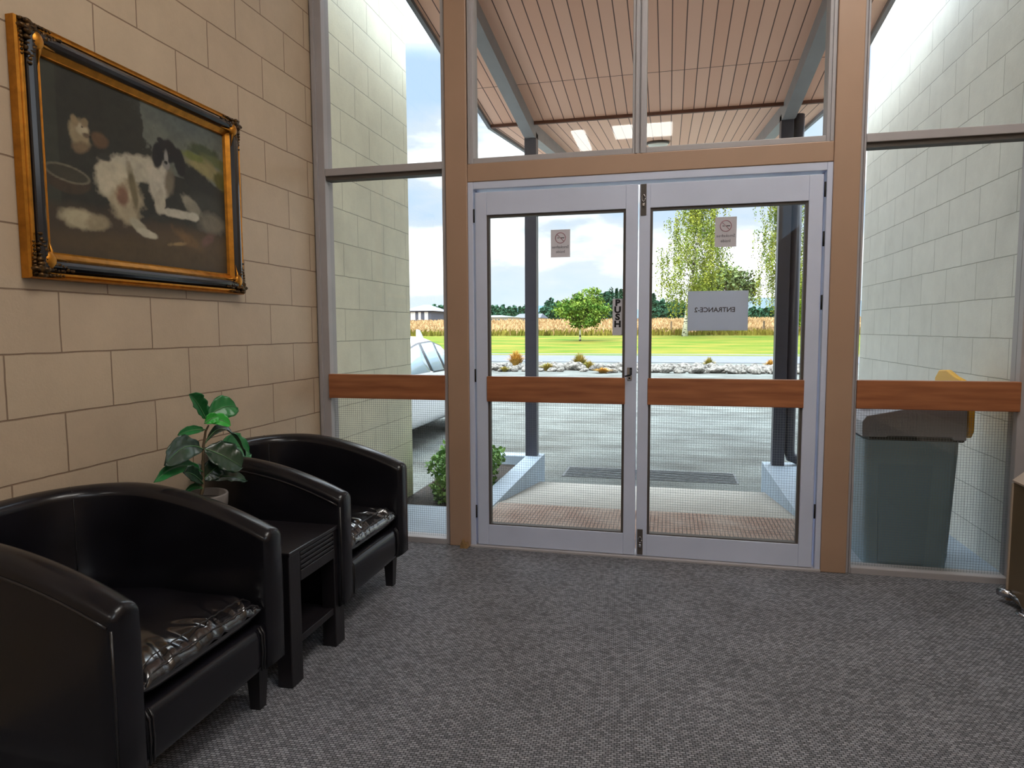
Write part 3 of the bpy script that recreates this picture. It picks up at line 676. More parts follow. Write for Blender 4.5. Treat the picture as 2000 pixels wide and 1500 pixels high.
paint((.07-uu)/.01, (54, 56, 46)); paint((.3-vv+.1*(f1-.5))/.06, (66, 54, 40)); paint(ell(.8, .15, .35, .12, 0, .8), (92, 74, 50)); paint(ell(.45, .08, .5, .07, 0, .8), (84, 68, 44))
paint((uu-.46-.05*(1-vv)-.16*(f2-.5)-.1*(f1-.5))/.02*np.clip((vv-.60)/.05, 0, 1), (104, 108, 98))
paint(ell(.78, .97, .3, .12, 0, .6, .3)*.6, (86, 94, 92)); paint(ell(.85, .83, .11, .05, 0, .3), (66, 76, 52)); paint(ell(.95, .78, .12, .04, -10, .4), (92, 98, 60))
paint(ell(.86, .71, .14, .07, -8, .5, .3), (146, 136, 92)); paint(ell(.78, .77, .08, .03, 0, .4), (110, 116, 58)); paint(ell(.97, .66, .05, .07, 0, .4), (86, 84, 34))
paint(ell(.9, .55, .26, .085, -24, .2, .15), (40, 40, 34)); paint(ell(.86, .42, .14, .12, 0, .4), (58, 58, 50))
paint(ell(.098, .40, .1, .07, 0, .1, .05), (62, 50, 36)); paint(ell(.098, .437, .1, .047, -4, .06, .02), (108, 102, 84)); paint(ell(.098, .437, .088, .037, -4, .08, .02), (58, 54, 42))
paint(ell(.159, .67, .05, .075, 0, .3), (150, 134, 104)); paint(ell(.175, .70, .03, .035, 0, .3), (178, 164, 136)); paint(ell(.25, .675, .042, .045, 0, .35), (98, 74, 50)); paint(ell(.14, .735, .016, .03, 25, .3), (140, 122, 92)); paint(ell(.185, .74, .016, .03, -25, .3), (134, 116, 88)); paint(ell(.19, .675, .02, .016, 0, .4), (96, 80, 62)); paint(ell(.207, .672, .006, .007, 0, .4, 0), (30, 24, 20)); paint(ell(.172, .715, .004, .005, 0, .3, 0), (40, 32, 26)); paint(ell(.16, .60, .04, .03, 20, .5), (120, 100, 74))
paint(ell(.9, .34, .09, .07, 0, .5), (120, 112, 96)); paint(ell(.75, .44, .075, .045, -30, .3), (142, 136, 118))
paint(ell(.138, .205, .085, .062, 0, .35), (176, 164, 134)); paint(ell(.22, .2, .06, .045, 10, .4), (150, 136, 108))
paint(ell(.43, .575, .16, .085, 12, .25), (178, 170, 150)); paint(ell(.32, .46, .1, .12, -10, .25), (190, 180, 156)); paint(ell(.37, .36, .085, .13, -20, .3), (172, 158, 130)); paint(ell(.35, .39, .035, .06, -10, .5), (128, 94, 74)); paint(ell(.41, .44, .02, .14, 10, .6), (110, 98, 70))
paint(ell(.27, .585, .03, .02, 0, .4), (48, 48, 42)); paint(ell(.56, .54, .065, .13, -6, .25), (186, 178, 160)); paint(ell(.62, .55, .03, .09, -10, .5), (116, 106, 88))
paint(ell(.43, .225, .05, .035, -30, .3), (176, 168, 144)); paint(ell(.48, .19, .06, .026, -8, .25), (186, 178, 156)); paint(ell(.56, .40, .03, .08, -10, .25), (180, 172, 152)); paint(ell(.66, .355, .11, .03, 2, .25), (184, 178, 160)); paint(ell(.77, .36, .035, .028, 0, .3), (192, 186, 168))
paint(ell(.55, .30, .06, .02, 0, .5), (52, 50, 40)); paint(ell(.617, .745, .066, .075, 0, .15, .1), (28, 26, 26)); paint(ell(.555, .70, .032, .085, -8, .2, .1), (26, 24, 24)); paint(ell(.69, .70, .036, .09, 8, .2, .1), (26, 24, 24)); paint(ell(.575, .80, .02, .02, 0, .3, .1), (26, 24, 24))
paint(ell(.607, .70, .012, .05, 0, .4, .05), (150, 146, 140)); paint(ell(.606, .655, .022, .03, 0, .3, .05), (140, 136, 130)); paint(ell(.604, .67, .011, .012, 0, .2, 0), (16, 14, 14)); paint(ell(.590, .735, .005, .006, 0, .3, 0), (70, 56, 40)); paint(ell(.628, .737, .005, .006, 0, .3, 0), (70, 56, 40))
paint(ell(.72, .2, .1, .04, -20, .7, .5), (120, 92, 58)); paint(ell(.86, .22, .06, .03, 30, .6, .5), (112, 82, 70)); paint(ell(.66, .16, .05, .012, 10, .5, .5), (150, 124, 84))
img *= (.54+.36*f2+.28*f4)[..., None]*(.9+.2*f3)[..., None]
verts = [(XL+.013, FY0+.088+(FY1-FY0-.176)*i/(NU-1), FZ0+.088+(FZ1-FZ0-.176)*j/(NV-1)) for i in range(NU) for j in range(NV)]
faces = [(i*NV+j, (i+1)*NV+j, (i+1)*NV+j+1, i*NV+j+1) for i in range(NU-1) for j in range(NV-1)]
cm_ = bpy.data.materials.new('oil_paint_canvas'); cm_.use_nodes = True; t = cm_.node_tree; p = t.nodes['Principled BSDF']; p.inputs['Roughness'].default_value = .55
at_ = N(t, 'ShaderNodeAttribute', attribute_name='pigment'); t.links.new(at_.outputs['Color'], p.inputs['Base Color'])
n = N(t, 'ShaderNodeTexNoise'); n.inputs['Scale'].default_value = 160; b = N(t, 'ShaderNodeBump'); b.inputs['Strength'].default_value = .3; b.inputs['Distance'].default_value = .001
co = N(t, 'ShaderNodeTexCoord'); t.links.new(co.outputs['Object'], n.inputs['Vector']); t.links.new(n.outputs['Fac'], b.inputs['Height']); t.links.new(b.outputs[0], p.inputs['Normal'])
cv = rawmesh('canvas', verts, faces, cm_, pa, True)
ca = cv.data.color_attributes.new('pigment', 'FLOAT_COLOR', 'POINT'); ca.data.foreach_set('color', np.concatenate([img, np.ones(img.shape[:2]+(1,))], -1).reshape(-1).astype(np.float32))
# carved corners
for cy, cz, sy, sz in ((FY0, FZ0, 1, 1), (FY1, FZ0, -1, 1), (FY0, FZ1, 1, -1), (FY1, FZ1, -1, -1)):
    m = MB(); q = random.Random(5)
    def pt_(a, b_, h): return Vector((XL+h, cy+sy*a, cz+sz*b_))
    for k in range(9):
        t0 = k/8; s0 = .013*(1-.5*t0)
        for sw in (0, 1):
            a, b_ = (.012+.125*t0, .03+.004*math.sin(k*2)) if sw == 0 else (.03+.004*math.sin(k*2), .012+.125*t0)
            m.blob(pt_(a, b_, .046+.004*math.sin(k)), s0, seed=k, amp=.2, sub=2, sc=(.8, 1.1, .9))
            a, b_ = (.012+.1*t0, .012) if sw == 0 else (.012, .012+.1*t0)
            m.blob(pt_(a, b_, .042), s0*.7, seed=k+9, amp=.25, sub=1)
            if k < 6:
                a, b_ = (.05+.1*t0, .052-.02*t0) if sw == 0 else (.052-.02*t0, .05+.1*t0)
                m.blob(pt_(a, b_, .05), .009*(1-.4*t0), seed=k+19, amp=.25, sub=1, sc=(.8, 1.3, 1))
    co_ = m.build('corner_ornament', M['gold_d'], pa, True)
    m = MB(); m.blob(pt_(.058, .058, .046), .026, seed=1, amp=.0, sub=3, sc=(.5, .95, 1.1)); m.tube([pt_(.066, .05, .05), pt_(.066, .09, .047), pt_(.064, .13, .038)], [.007, .005, .001], 6); m.tube([pt_(.05, .066, .05), pt_(.09, .066, .047), pt_(.13, .064, .038)], [.007, .005, .001], 6)
    m.build('cartouche', M['gold'], co_, True)

# ---------------------------------------------------------------- heater on the right wall
he = empty('wall_heater', (1.53, -.9, 0), 'olive brown cabinet heater with slotted cream top by the right wall', 'heater')
HX, HY1, HY0 = 1.452, -.222, -1.7
m = MB(); m.prism([(HX, .03), (HX, .535), (XR-.002, .63), (XR-.002, .03)], 1, HY0, HY1-.012); m.build('body', M['heater'], he)
m = MB(); m.prism([(HX-.004, .535), (HX-.004, .542), (XR-.03, .652), (XR-.002, .652), (XR-.002, .632)], 1, HY0, HY1-.006); tp = m.build('top_cover', M['heatertop'], he)
m = MB()
for k in range(60):
    y = HY1-.06-k*.024
    for x0_ in (.03, .075):
        x = HX+x0_; z = .542+x0_*.81
        m.prism([(x, z+.0012), (x+.035, z+.0295), (x+.036, z+.0282), (x+.001, z)], 1, y-.006, y+.006)
m.build('vent_slots', M['bindark'], tp)
B(HX-.005, HX+.02, HY1-.014, HY1, .01, .53, .003).build('end_strip', M['heatertop'], he)
m = MB(); m.tube([(HX-.03, HY1+.0, .045), (HX-.002, HY1-.045, .05)], .017, 10); m.tube([(HX-.004, HY1-.04, .05), (HX+.01, HY1-.1, .045), (HX+.012, HY1-.13, .03), (HX+.012, HY1-.135, .004)], .012, 10)
m.lathe([(.001, 0), (.034, 0), (.034, .004), (.014, .009), (.001, .009)], c=(HX+.012, HY1-.135, 0), n=24)
m.build('valve_pipe', M['chrome'], he, True)

# ---------------------------------------------------------------- outside: slabs, ramp, planters
struct(B(XL, -1.155, .0, .765, -.4, -.002).build('slab_left', M['bluecon']))
struct(B(.83, XR, .0, 1.0, -.4, -.002).build('slab_right', M['bluecon']))
m = MB(); m.prism([(.1, -.4), (.1, -.012), (.98, -.012), (1.2, -.05), (2.58, -.226), (2.60, -.4)], 0, -1.155, .83)
struct(m.build('entrance_ramp', M['concrete']))
tag(B(-1.13, .82, .14, .95, -.012, -.003, .002).build('doormat', M['doormat']), 'long ribbed brown doormat outside the glass doors', 'mat')
pq = empty('planter_kerb', (-1.23, 1.7, -.3), 'blue-grey painted kerb around the planting bed left of the ramp', 'kerb')
m = MB(); 
for k in range(5): m.box(-1.31, -1.155, .765+k*.384+.0015, .765+(k+1)*.384-.0015, -.4, -.005, .004)
m.box(XL-.25, -1.16, 2.69, 2.86, -.4, -.012, .004); m.build('kerb', M['bluecon'], pq)
pq2 = empty('planter_kerb', (.95, 1.7, -.3), 'blue-grey painted kerb around the planting bed right of the ramp', 'kerb')
m = MB()
for k in range(4): m.box(.83, 1.12, 1.0+k*.42+.0015, 1.0+(k+1)*.42-.0015, -.4, -.005, .004)
m.box(.84, XR-.001, 2.69, 2.88, -.4, -.012, .004); m.build('kerb', M['bluecon'], pq2)
struct(B(XL, -1.31, .765, 2.69, -.4, -.10).build('bed_soil_left', M['soil']))
struct(B(1.12, XR, 1.0, 2.69, -.4, -.10).build('bed_soil_right', M['soil']))
m = MB(); m.box(-1.045, .68, 3.17, 3.66, -.34, -.294, .002)
for k in range(8): m.box(-1.02, .66, 3.2+k*.055, 3.216+k*.055, -.294, -.288)
tag(m.build('drain_grate', M['grate']), 'long dark drain grate set in the gravel past the ramp', 'drain grate')

# ---------------------------------------------------------------- canopy
def zn(y): return 3.06+.12*(2.6-y)
def zf(y): return 3.06+.115*(y-2.6)
CX0, CX1, CY1 = -1.61, 1.295, 6.0
cn = empty('canopy', (-.15, 2.6, 3.0), 'timber-lined entrance canopy outside the doors, on steel posts', 'canopy')
m = MB(); m.prism([(.13, zn(.13)), (2.6, zn(2.6)), (2.6, zn(2.6)+.03), (.13, zn(.13)+.03)], 0, CX0, CX1); m.build('near_soffit', M['soffit'], cn)
m = MB(); m.prism([(2.6, zf(2.6)), (CY1, zf(CY1)), (CY1, zf(CY1)+.03), (2.6, zf(2.6)+.03)], 0, CX0, CX1); m.build('far_soffit', M['soffit'], cn)
B(CX0, CX1, 2.585, 2.615, 3.035, 3.07, .003).build('valley_strip', mat('dark_stained_batten', srgb(104, 60, 44), .6), cn)
m = MB()
for x0, x1 in ((CX0-.03, CX0), (CX1, CX1+.03)):
    m.prism([(.13, zn(.13)-.03), (2.6, zn(2.6)-.03), (CY1, zf(CY1)-.03), (CY1, zf(CY1)+.16), (2.6, zn(2.6)+.16), (.13, zn(.13)+.16)], 0, x0, x1)
m.box(CX0, CX1, CY1, CY1+.03, zf(CY1)-.03, zf(CY1)+.16); m.build('fascia', M['fascia'], cn)
m = MB(); m.prism([(.13, zn(.13)+.12), (2.6, zn(2.6)+.12), (CY1, zf(CY1)+.12), (CY1, zf(CY1)+.15), (2.6, zn(2.6)+.15), (.13, zn(.13)+.15)], 0, CX0, CX1); m.build('roof_sheet', M['fascia'], cn)
for x0, x1 in ((-1.305, -1.208), (.9, 1.0)):
    m = MB(); m.prism([(.13, zn(.13)-.11), (2.6, zn(2.6)-.125), (2.6, zn(2.6)), (.13, zn(.13))], 0, x0, x1)
    m.prism([(2.6, zf(2.6)-.125), (CY1-.02, zf(CY1)-.11), (CY1-.02, zf(CY1)), (2.6, zf(2.6))], 0, x0, x1); m.build('beam', M['beamd'], cn)
B(-1.317, -1.208, 2.68, 2.79, -.012, 3.0, .004).build('post', M['steel_blue'], cn)
B(.9, 1.0, 2.68, 2.79, -.012, 3.0, .004).build('post', M['steel_blue'], cn)
m = MB(); m.tube([(1.05, 2.76, 3.0), (1.05, 2.76, .12), (1.065, 2.77, .06), (1.12, 2.79, .038), (1.18, 2.82, .034)], .046, 14); m.build('downpipe', M['steel_blue'], cn, True)
ll = empty('round_light', (-.145, 4.24, 3.2), 'round opal bulkhead light under the far half of the canopy', 'light')
RX = Matrix.Rotation(math.atan(.115), 3, 'X')
MB().lathe([(.001, 0), (.12, 0), (.128, -.012), (.12, -.024), (.001, -.024)], c=(-.145, 4.24, zf(4.24)-.001), M=RX, n=36).build('rim', M['bead'], ll, True)
MB().lathe([(.112, -.02), (.11, -.035), (.08, -.052), (.04, -.06), (.001, -.062)], c=(-.145, 4.24, zf(4.24)), M=RX, n=36).build('diffuser', M['opal'], ll, True)

# ---------------------------------------------------------------- bin
bn = empty('recycling_bin', (1.17, .34, 0), 'large slate grey bin with sloping lid and yellow flap outside the right window', 'bin')
def rrect(x0, x1, y0, y1, z, r, n=5):
    out = []
    for cx, cy, a0 in ((x1-r, y1-r, 0), (x0+r, y1-r, 90), (x0+r, y0+r, 180), (x1-r, y0+r, 270)):
        for k in range(n+1):
            a = math.radians(a0+90*k/n); out.append(Vector((cx+r*math.cos(a), cy+r*math.sin(a), z)))
    return out
def flat_sh(o, a=35): smooth_by_angle(o, a); return o
flat_sh(MB().rings([rrect(.985, 1.352, .13, .55, -.002, .05), rrect(.978, 1.358, .125, .555, .06, .05), rrect(.955, 1.378, .11, .57, .6, .045), rrect(.955, 1.378, .11, .57, .645, .045)]).build('body', M['bin'], bn))
m = MB(); R = []
for (k, d) in ((0, 0), (1, .006)): pass
for x0, x1, z0, z1, y in ((1.035, 1.25, .03, .56, .116),):
    m.prism([(x0, z0), (x1-.01, z0), (x1+.01, z1-.02), (x1-.01, z1), (x0-.0, z1), (x0-.02, z1-.02)], 1, y-.004, y+.02)
flat_sh(m.build('side_panel', mat('slate_grey_panel', srgb(114, 136, 150), .5), bn))
B(.975, 1.365, .118, .56, .64, .672, .008).build('dark_rim', M['bindark'], bn)
B(1.36, 1.412, .16, .5, .635, .672, .008).build('grip', M['bindark'], bn)
m = MB(); m.prism([(.938, .662), (.935, .735), (.955, .765), (1.18, .815), (1.33, .845), (1.392, .85), (1.395, .655), (1.34, .655), (1.33, .668), (1.05, .668), (1.045, .662)], 1, .1, .58)
hd = flat_sh(m.build('hood', M['binlid'], bn)); bv = hd.modifiers.new('soft_edges', 'BEVEL'); bv.width = .012; bv.segments = 3
m = MB(); m.prism([(.99, .79), (1.3, .858), (1.3, .9), (.99, .82)], 1, .3, .56); flat_sh(m.build('hood_ridge', M['binlid'], bn))
m = MB(); m.prism([(.105, .70), (.13, .665), (.55, .67), (.55, .93), (.5, .972), (.4, .978), (.3, .952), (.22, .94), (.105, .88)], 0, 1.402, 1.428)
yf = flat_sh(m.build('yellow_flap', M['yellow'], bn)); bv = yf.modifiers.new('soft_edges', 'BEVEL'); bv.width = .006; bv.segments = 2

# ---------------------------------------------------------------- planting by the walls
def leaf_cards(vs, fs, c, s, q, elong=1.6):
    d = Vector((q.gauss(0, 1), q.gauss(0, 1), q.gauss(0, 1))).normalized(); e_ = d.orthogonal().normalized(); e_.rotate(Matrix.Rotation(q.uniform(0, 6.28), 3, d)); f_ = d.cross(e_)
    k = len(vs); vs.extend([c-e_*s*elong*.5, c+f_*s*.5, c+e_*s*elong*.5, c-f_*s*.5]); fs.append((k, k+1, k+2, k+3))
def shrub(name, c, rx, ry, rz, n, s, label, mt, seed):
    q = random.Random(seed); root = empty(name, (c[0], c[1], -.1), label, 'shrub')
    m = MB()
    for k in range(14):
        a = q.uniform(0, 6.28); m.tube([(c[0], c[1], -.1), (c[0]+rx*.4*math.cos(a), c[1]+ry*.4*math.sin(a), c[2]), (c[0]+rx*.8*math.cos(a), c[1]+ry*.8*math.sin(a), c[2]+rz*q.uniform(0, .8))], [.006, .004, .002], 5)
    m.build('branches', M['bark'], root)
    vs = []; fs = []
    for i in range(n):
        d = Vector((q.gauss(0, 1), q.gauss(0, 1), q.gauss(0, 1))).normalized(); r = q.uniform(.55, 1.0)*(1+.2*math.sin(5*d.x+seed)+.15*math.sin(7*d.z))
        p_ = Vector((c[0]+d.x*rx*r, c[1]+d.y*ry*r, max(-.09, c[2]+d.z*rz*r))); leaf_cards(vs, fs, p_, s*q.uniform(.7, 1.3), q, 1.4)
    rawmesh('foliage', vs, fs, mt, root)
shrub('leafy_shrub', (-1.63, 1.75, .08), .26, .40, .24, 3400, .03, 'small bright green shrub in the soil bed left of the ramp', M['hedge'], 4)
shrub('leafy_shrub', (-1.60, 1.28, .0), .17, .18, .10, 900, .026, 'low sparse green shrub in front of the bigger one, close to the left window', M['hedge'], 9)

# ---------------------------------------------------------------- ground and far landscape
def terr(y):
    if y < 36: return -.3
    if y < 60: return -.3+.035*(y-36)
    if y < 112: return .54+.036*(y-60)
    return 2.412
def strip(name, ys, x0, x1, mt, dz=0):
    vs = []; fs = []; nx = 24
    for y in ys:
        for i in range(nx+1): vs.append((x0+(x1-x0)*i/nx, y, terr(y)+dz))
    for j in range(len(ys)-1):
        for i in range(nx): a = j*(nx+1)+i; fs.append((a, a+1, a+nx+2, a+nx+1))
    return struct(rawmesh(name, vs, fs, mt))
m = MB(); m.box(-60, 60, -40.0, 33.5, -.6, -.3)
struct(m.build('gravel_yard', M['gravel']))
strip('road', [26.5, 36.5], -80, 80, M['asphalt'], .015)
def roadline(x): return 0
strip('lawn', [33.6, 36, 40, 44, 48, 52, 56, 60, 66], -120, 120, M['lawn'], .03)
strip('field', [60, 66, 72, 80, 90, 100, 112, 130, 200, 420], -500, 500, M['field'], .04)
# tall dry grass, nobody could count it
q = random.Random(21)
def grass(name, n, y0, y1, hmin, hmax, w, mt, label, x_lo=-.62, x_hi=.42):
    vs = []; fs = []
    for i in range(n):
        y = y0+(y1-y0)*q.random()**1.3; x = q.uniform(x_lo, x_hi)*(y+3.5); h = q.uniform(hmin, hmax); z = terr(y)
        a = q.uniform(0, 3.14); dx, dy = math.cos(a)*w/2, math.sin(a)*w/2; lx, ly = q.gauss(0, .12)*h, q.gauss(0, .12)*h; k = len(vs)
        vs.extend([(x-dx, y-dy, z), (x+dx, y+dy, z), (x+dx*.6+lx, y+dy*.6+ly, z+h*.7), (x-dx*.6+lx, y-dy*.6+ly, z+h*.7), (x+lx*1.8, y+ly*1.8, z+h)])
        fs.extend([(k, k+1, k+2, k+3), (k+3, k+2, k+4)])
    o = rawmesh(name, vs, fs, mt); tag(o, label, 'grass', None, 'stuff'); return o
grass('tall_grass', 26000, 61, 118, .35, .75, .26, M['straw'], 'tall golden dry grass covering the field beyond the lawn')
grass('rough_grass', 5000, 59.5, 64, .25, .7, .2, M['straw_g'], 'rough green-gold grass along the edge of the mown lawn')
# rocks
protos = []
for k in range(7):
    m = MB(); m.blob((0, 0, 0), 1, seed=k, amp=.17, sub=3, sc=(1, .8, .62)); bm = m.bm
    o = m.build('rock', M['rock']); smooth_by_angle(o, 30); protos.append(o)
q = random.Random(11); rk = 0
for row, (yy, n, s0, s1) in enumerate(((19.6, 50, .10, .25), (20.5, 46, .12, .30), (21.3, 38, .12, .27))):
    for i in range(n):
        px = 935+(1590-935)*(i+q.uniform(.1, .9))/n; y = yy+q.uniform(-.25, .25); x = on(1, y, px, 720).x
        sz = q.uniform(s0, s1)
        if 1100 < px < 1180 and row < 1 and q.random() < .6: continue
        pr = protos[rk % 7]
        o = pr if rk < 7 else pr.copy()
        if rk >= 7: C.objects.link(o)
        o.location = (x, y, -.3+sz*.45); o.scale = (sz*q.uniform(.8, 1.3), sz, sz*q.uniform(.8, 1.1)); o.rotation_euler = (q.uniform(-.3, .3), q.uniform(-.3, .3), q.uniform(0, 6.28))
        tag(o, 'pale rounded rock in the low row along the far side of the gravel', 'rock', 'pale rocks edging the gravel yard'); rk += 1
# tussocks
def tussock(px, y, h, r, n, mt, label):
    q = random.Random(int(px)); x = on(1, y, px, 700).x; vs = []; fs = []
    for i in range(n):
        a = q.uniform(0, 6.28); d = Vector((math.cos(a), math.sin(a), 0)); sp = q.random(); b = Vector((x, y, -.3))+d*r*.25*q.random()
        hh = h*(1-.45*sp)*q.uniform(.75, 1.1); w = .012; s_ = Vector((-d.y, d.x, 0))*w; mid = b+d*r*.45*sp+Vector((0, 0, hh*.75)); tip = b+d*r*1.05*sp+Vector((0, 0, hh)); k = len(vs)
        vs.extend([b-s_, b+s_, mid+s_, mid-s_, tip]); fs.extend([(k, k+1, k+2, k+3), (k+3, k+2, k+4)])
    tag(rawmesh('grass_tussock', vs, fs, mt), label, 'tussock')
M['tus_o'] = mat('orange_tussock', srgb(166, 128, 50), .9, var=.2, scale=6); M['tus_g'] = mat('green_tussock', srgb(112, 114, 40), .9, scale=5, col2=srgb(152, 128, 58))
tussock(1008, 21.8, .72, .5, 420, M['tus_o'], 'orange tussock of long grass behind the rocks, left of the left canopy post')
tussock(1132, 21.4, .62, .45, 420, M['tus_g'], 'green tussock standing among the rocks below the small orchard tree')
tussock(1150, 20.9, .35, .45, 260, M['tus_g'], 'low spreading green tussock touching the right side of the taller one')
tussock(1385, 21.6, .48, .32, 320, M['tus_g'], 'yellow-green tussock behind the rocks under the grey entrance sign')
tussock(1505, 21.8, .4, .3, 260, M['tus_o'], 'small straw tussock against the left side of the right canopy post')
tussock(1070, 20.2, .3, .45, 240, M['tus_g'], 'low grey-green tuft between rocks just right of the left canopy post')
tussock(985, 19.4, .2, .25, 160, M['tus_g'], 'tiny green tuft in front of the rocks, leftmost of the tufts')
tussock(1178, 19.2, .2, .45, 240, M['tus_o'], 'low straw-coloured tuft in front of the rocks, beside the PUSH sign')

# ---------------------------------------------------------------- trees
def crown_leaves(vs, fs, c, rx, ry, rz, n, s, q, shell=.45, clump=0):
    cl = []
    if clump:
        for _ in range(clump):
            d = Vector((q.gauss(0, 1), q.gauss(0, 1), q.gauss(0, 1))).normalized(); r = q.uniform(.35, .95); cl.append((Vector((d.x*rx*r, d.y*ry*r, d.z*rz*r)), q.uniform(.18, .36)))
    for i in range(n):
        if clump:
            o, k = q.choice(cl); d = Vector((q.gauss(0, .5), q.gauss(0, .5), q.gauss(0, .5)))*k; p_ = o+Vector((d.x*rx, d.y*ry, d.z*rz))
        else:
            d = Vector((q.gauss(0, 1), q.gauss(0, 1), q.gauss(0, 1))).normalized(); r = q.uniform(shell, 1)*(1+.15*math.sin(6*d.x)+.12*math.sin(8*d.z+1)); p_ = Vector((d.x*rx*r, d.y*ry*r, d.z*rz*r))
        leaf_cards(vs, fs, Vector(c)+p_, s*q.uniform(.6, 1.4), q, 1.4)
def tree(name, px, y, base_dz, h, parts, trunk_r, mt, bark, label, seed, n, s, clump=0, lean=0):
    q = random.Random(seed); x = on(1, y, px, 650).x; z0 = terr(y)+base_dz
    root = empty(name, (x, y, z0), label, 'tree')
    top = Vector((x+lean*h, y, z0+h*.9))
    m = MB(); m.tube([(x, y, z0-.1), (x+lean*h*.25, y, z0+h*.3), (x+lean*h*.6, y, z0+h*.6), top], [trunk_r, trunk_r*.75, trunk_r*.5, trunk_r*.12], 8)
    for k in range(9):
        a = q.uniform(0, 6.28); zz = h*q.uniform(.25, .8); b = Vector((x+lean*zz, y, z0+zz)); l = h*.2
        m.tube([b, b+Vector((math.cos(a)*l*.6, math.sin(a)*l*.6, l*.5)), b+Vector((math.cos(a)*l, math.sin(a)*l, l*.7))], [trunk_r*.3, trunk_r*.2, trunk_r*.05], 5)
    m.build('trunk', bark, root)
    vs = []; fs = []; tot = sum(p[3]*p[4]*p[5] for p in parts)
    for (cx, cy, cz, rx, ry, rz) in parts:
        crown_leaves(vs, fs, (x+cx, y+cy, z0+cz), rx, ry, rz, int(n*rx*ry*rz/tot), s, q, clump=clump)
    rawmesh('crown', vs, fs, mt, root)
    return root, x, z0
tree('orchard_tree', 1133, 50, 0, 4.4, [(.25, 0, 2.5, 1.75, 1.6, 1.25), (-.9, 0, 2.6, 1.3, 1.1, .85), (1.1, 0, 2.3, 1.3, 1.2, 1.2), (.9, 0, 3.6, .9, .8, .7), (.3, 0, 1.6, 1.4, 1.2, .6), (-.2, 0, 3.5, .6, .5, .5)], .09, M['tree_mid'], M['birchbark'], 'small round leafy tree on the lawn seen through the left door', 3, 9000, .13, clump=60)
# weeping birches: hanging strings of leaves
def birch(px, y, h, rad, label, seed, lean=0, trunk=.24, dens=150):
    q = random.Random(seed); x = on(1, y, px, 655).x; z0 = terr(y); root = empty('birch_tree', (x, y, z0), label, 'tree', 'birch trees on the lawn')
    m = MB(); tr = [Vector((x, y, z0-.1)), Vector((x+lean*.2, y, z0+h*.2)), Vector((x+lean*.5, y, z0+h*.5)), Vector((x+lean, y, z0+h))]
    m.tube(tr, [trunk*1.2, trunk*.85, trunk*.5, .04], 10); vs = []; fs = []
    for k in range(dens):
        t = q.uniform(.2, 1); zz = h*t; b = Vector((x+lean*t, y, z0+zz)); a = q.uniform(0, 6.28); rr = rad*q.uniform(.25, 1)*(1.15-.55*abs(t-.45)*2 if t > .3 else .75)
        tip = b+Vector((math.cos(a)*rr, math.sin(a)*rr, rr*q.uniform(.1, .5)))
        if k % 3 == 0: m.tube([b, (b+tip)/2+Vector((0, 0, .15)), tip], [.04, .025, .01], 4)
        ln = q.uniform(1.0, 3.2)
        if tip.z-ln < z0+1.3: ln = max(.4, tip.z-z0-1.6)
        for s_ in range(3):
            sx_ = tip+Vector((q.gauss(0, .25), q.gauss(0, .25), 0)); nn = int(ln*15)
            for i in range(nn):
                d = i/nn*ln; leaf_cards(vs, fs, sx_+Vector((q.gauss(0, .09), q.gauss(0, .09), -d)), .12*q.uniform(.7, 1.3), q, 1.3)
        for i in range(10): leaf_cards(vs, fs, b+(tip-b)*q.random()+Vector((q.gauss(0, .15), q.gauss(0, .15), q.gauss(0, .15))), .13, q, 1.3)
    m.build('trunk', M['birchbark'], root, True); rawmesh('crown', vs, fs, M['tree_birch'], root)
birch(1337, 58, 14.5, 2.9, 'tall weeping birch with white trunk on the lawn beside the entrance sign', 5, lean=1.6, dens=210)
birch(1545, 60, 15, 3.3, 'weeping birch partly hidden behind the right canopy post', 8, lean=-.4, dens=190)
tree('round_tree', 1416, 92, 0, 8, [(0, 0, 5.2, 3.6, 3.2, 3.4), (-2.2, 0, 4.0, 2.2, 2, 2.6), (1.8, 0, 4.6, 2.4, 2.2, 2.8)], .25, M['tree_olive'], M['bark'], 'round-topped olive green tree far behind the entrance sign', 6, 6000, .3, clump=50)
tree('lime_poplar', 1561, 66, 0, 5.2, [(0, 0, 2.7, .8, .8, 2.5)], .08, M['tree_lime'], M['bark'], 'narrow lime green tree right of the right canopy post', 12, 2500, .16)
# far tree belt
M['tree_belt'] = M['tree_dark']
def far_tree(px, y, pytop, wpx, conical, label, seed, grp='dark trees in the belt behind the field'):
    q = random.Random(seed); x = on(1, y, px, 600).x; z0 = terr(y)-.2; top = on(1, y, px, pytop).z; h = top-z0; w = wpx*(y+3.5)/FPX/2
    root = empty('conifer_tree' if conical else 'broadleaf_tree', (x, y, z0), label, 'tree', grp)
    MB().tube([(x, y, z0), (x, y, z0+h*.8)], [.25, .05], 6).build('trunk', M['bark'], root)
    vs = []; fs = []
    if conical:
        for i in range(1100):
            t = q.random()**.8; rr = w*(1-t)**.8*(.75+.25*math.sin(t*30))*q.uniform(.6, 1); a = q.uniform(0, 6.28)
            leaf_cards(vs, fs, Vector((x+math.cos(a)*rr, y+math.sin(a)*rr, z0+h*(.04+.96*t))), .55*q.uniform(.6, 1.3), q, 1.6)
    else:
        crown_leaves(vs, fs, (x, y, z0+h*.56), w, w*.9, h*.46, 1100, .6, q, shell=.5, clump=0)
    rawmesh('crown', vs, fs, M['tree_dark'], root)
q = random.Random(31)
def wh(px): return 'seen through the left side window' if px < 900 else ('left of the left canopy post' if px < 1026 else ('right of the left canopy post' if px < 1215 else ('behind the birch' if px < 1345 else 'right of the entrance sign')))
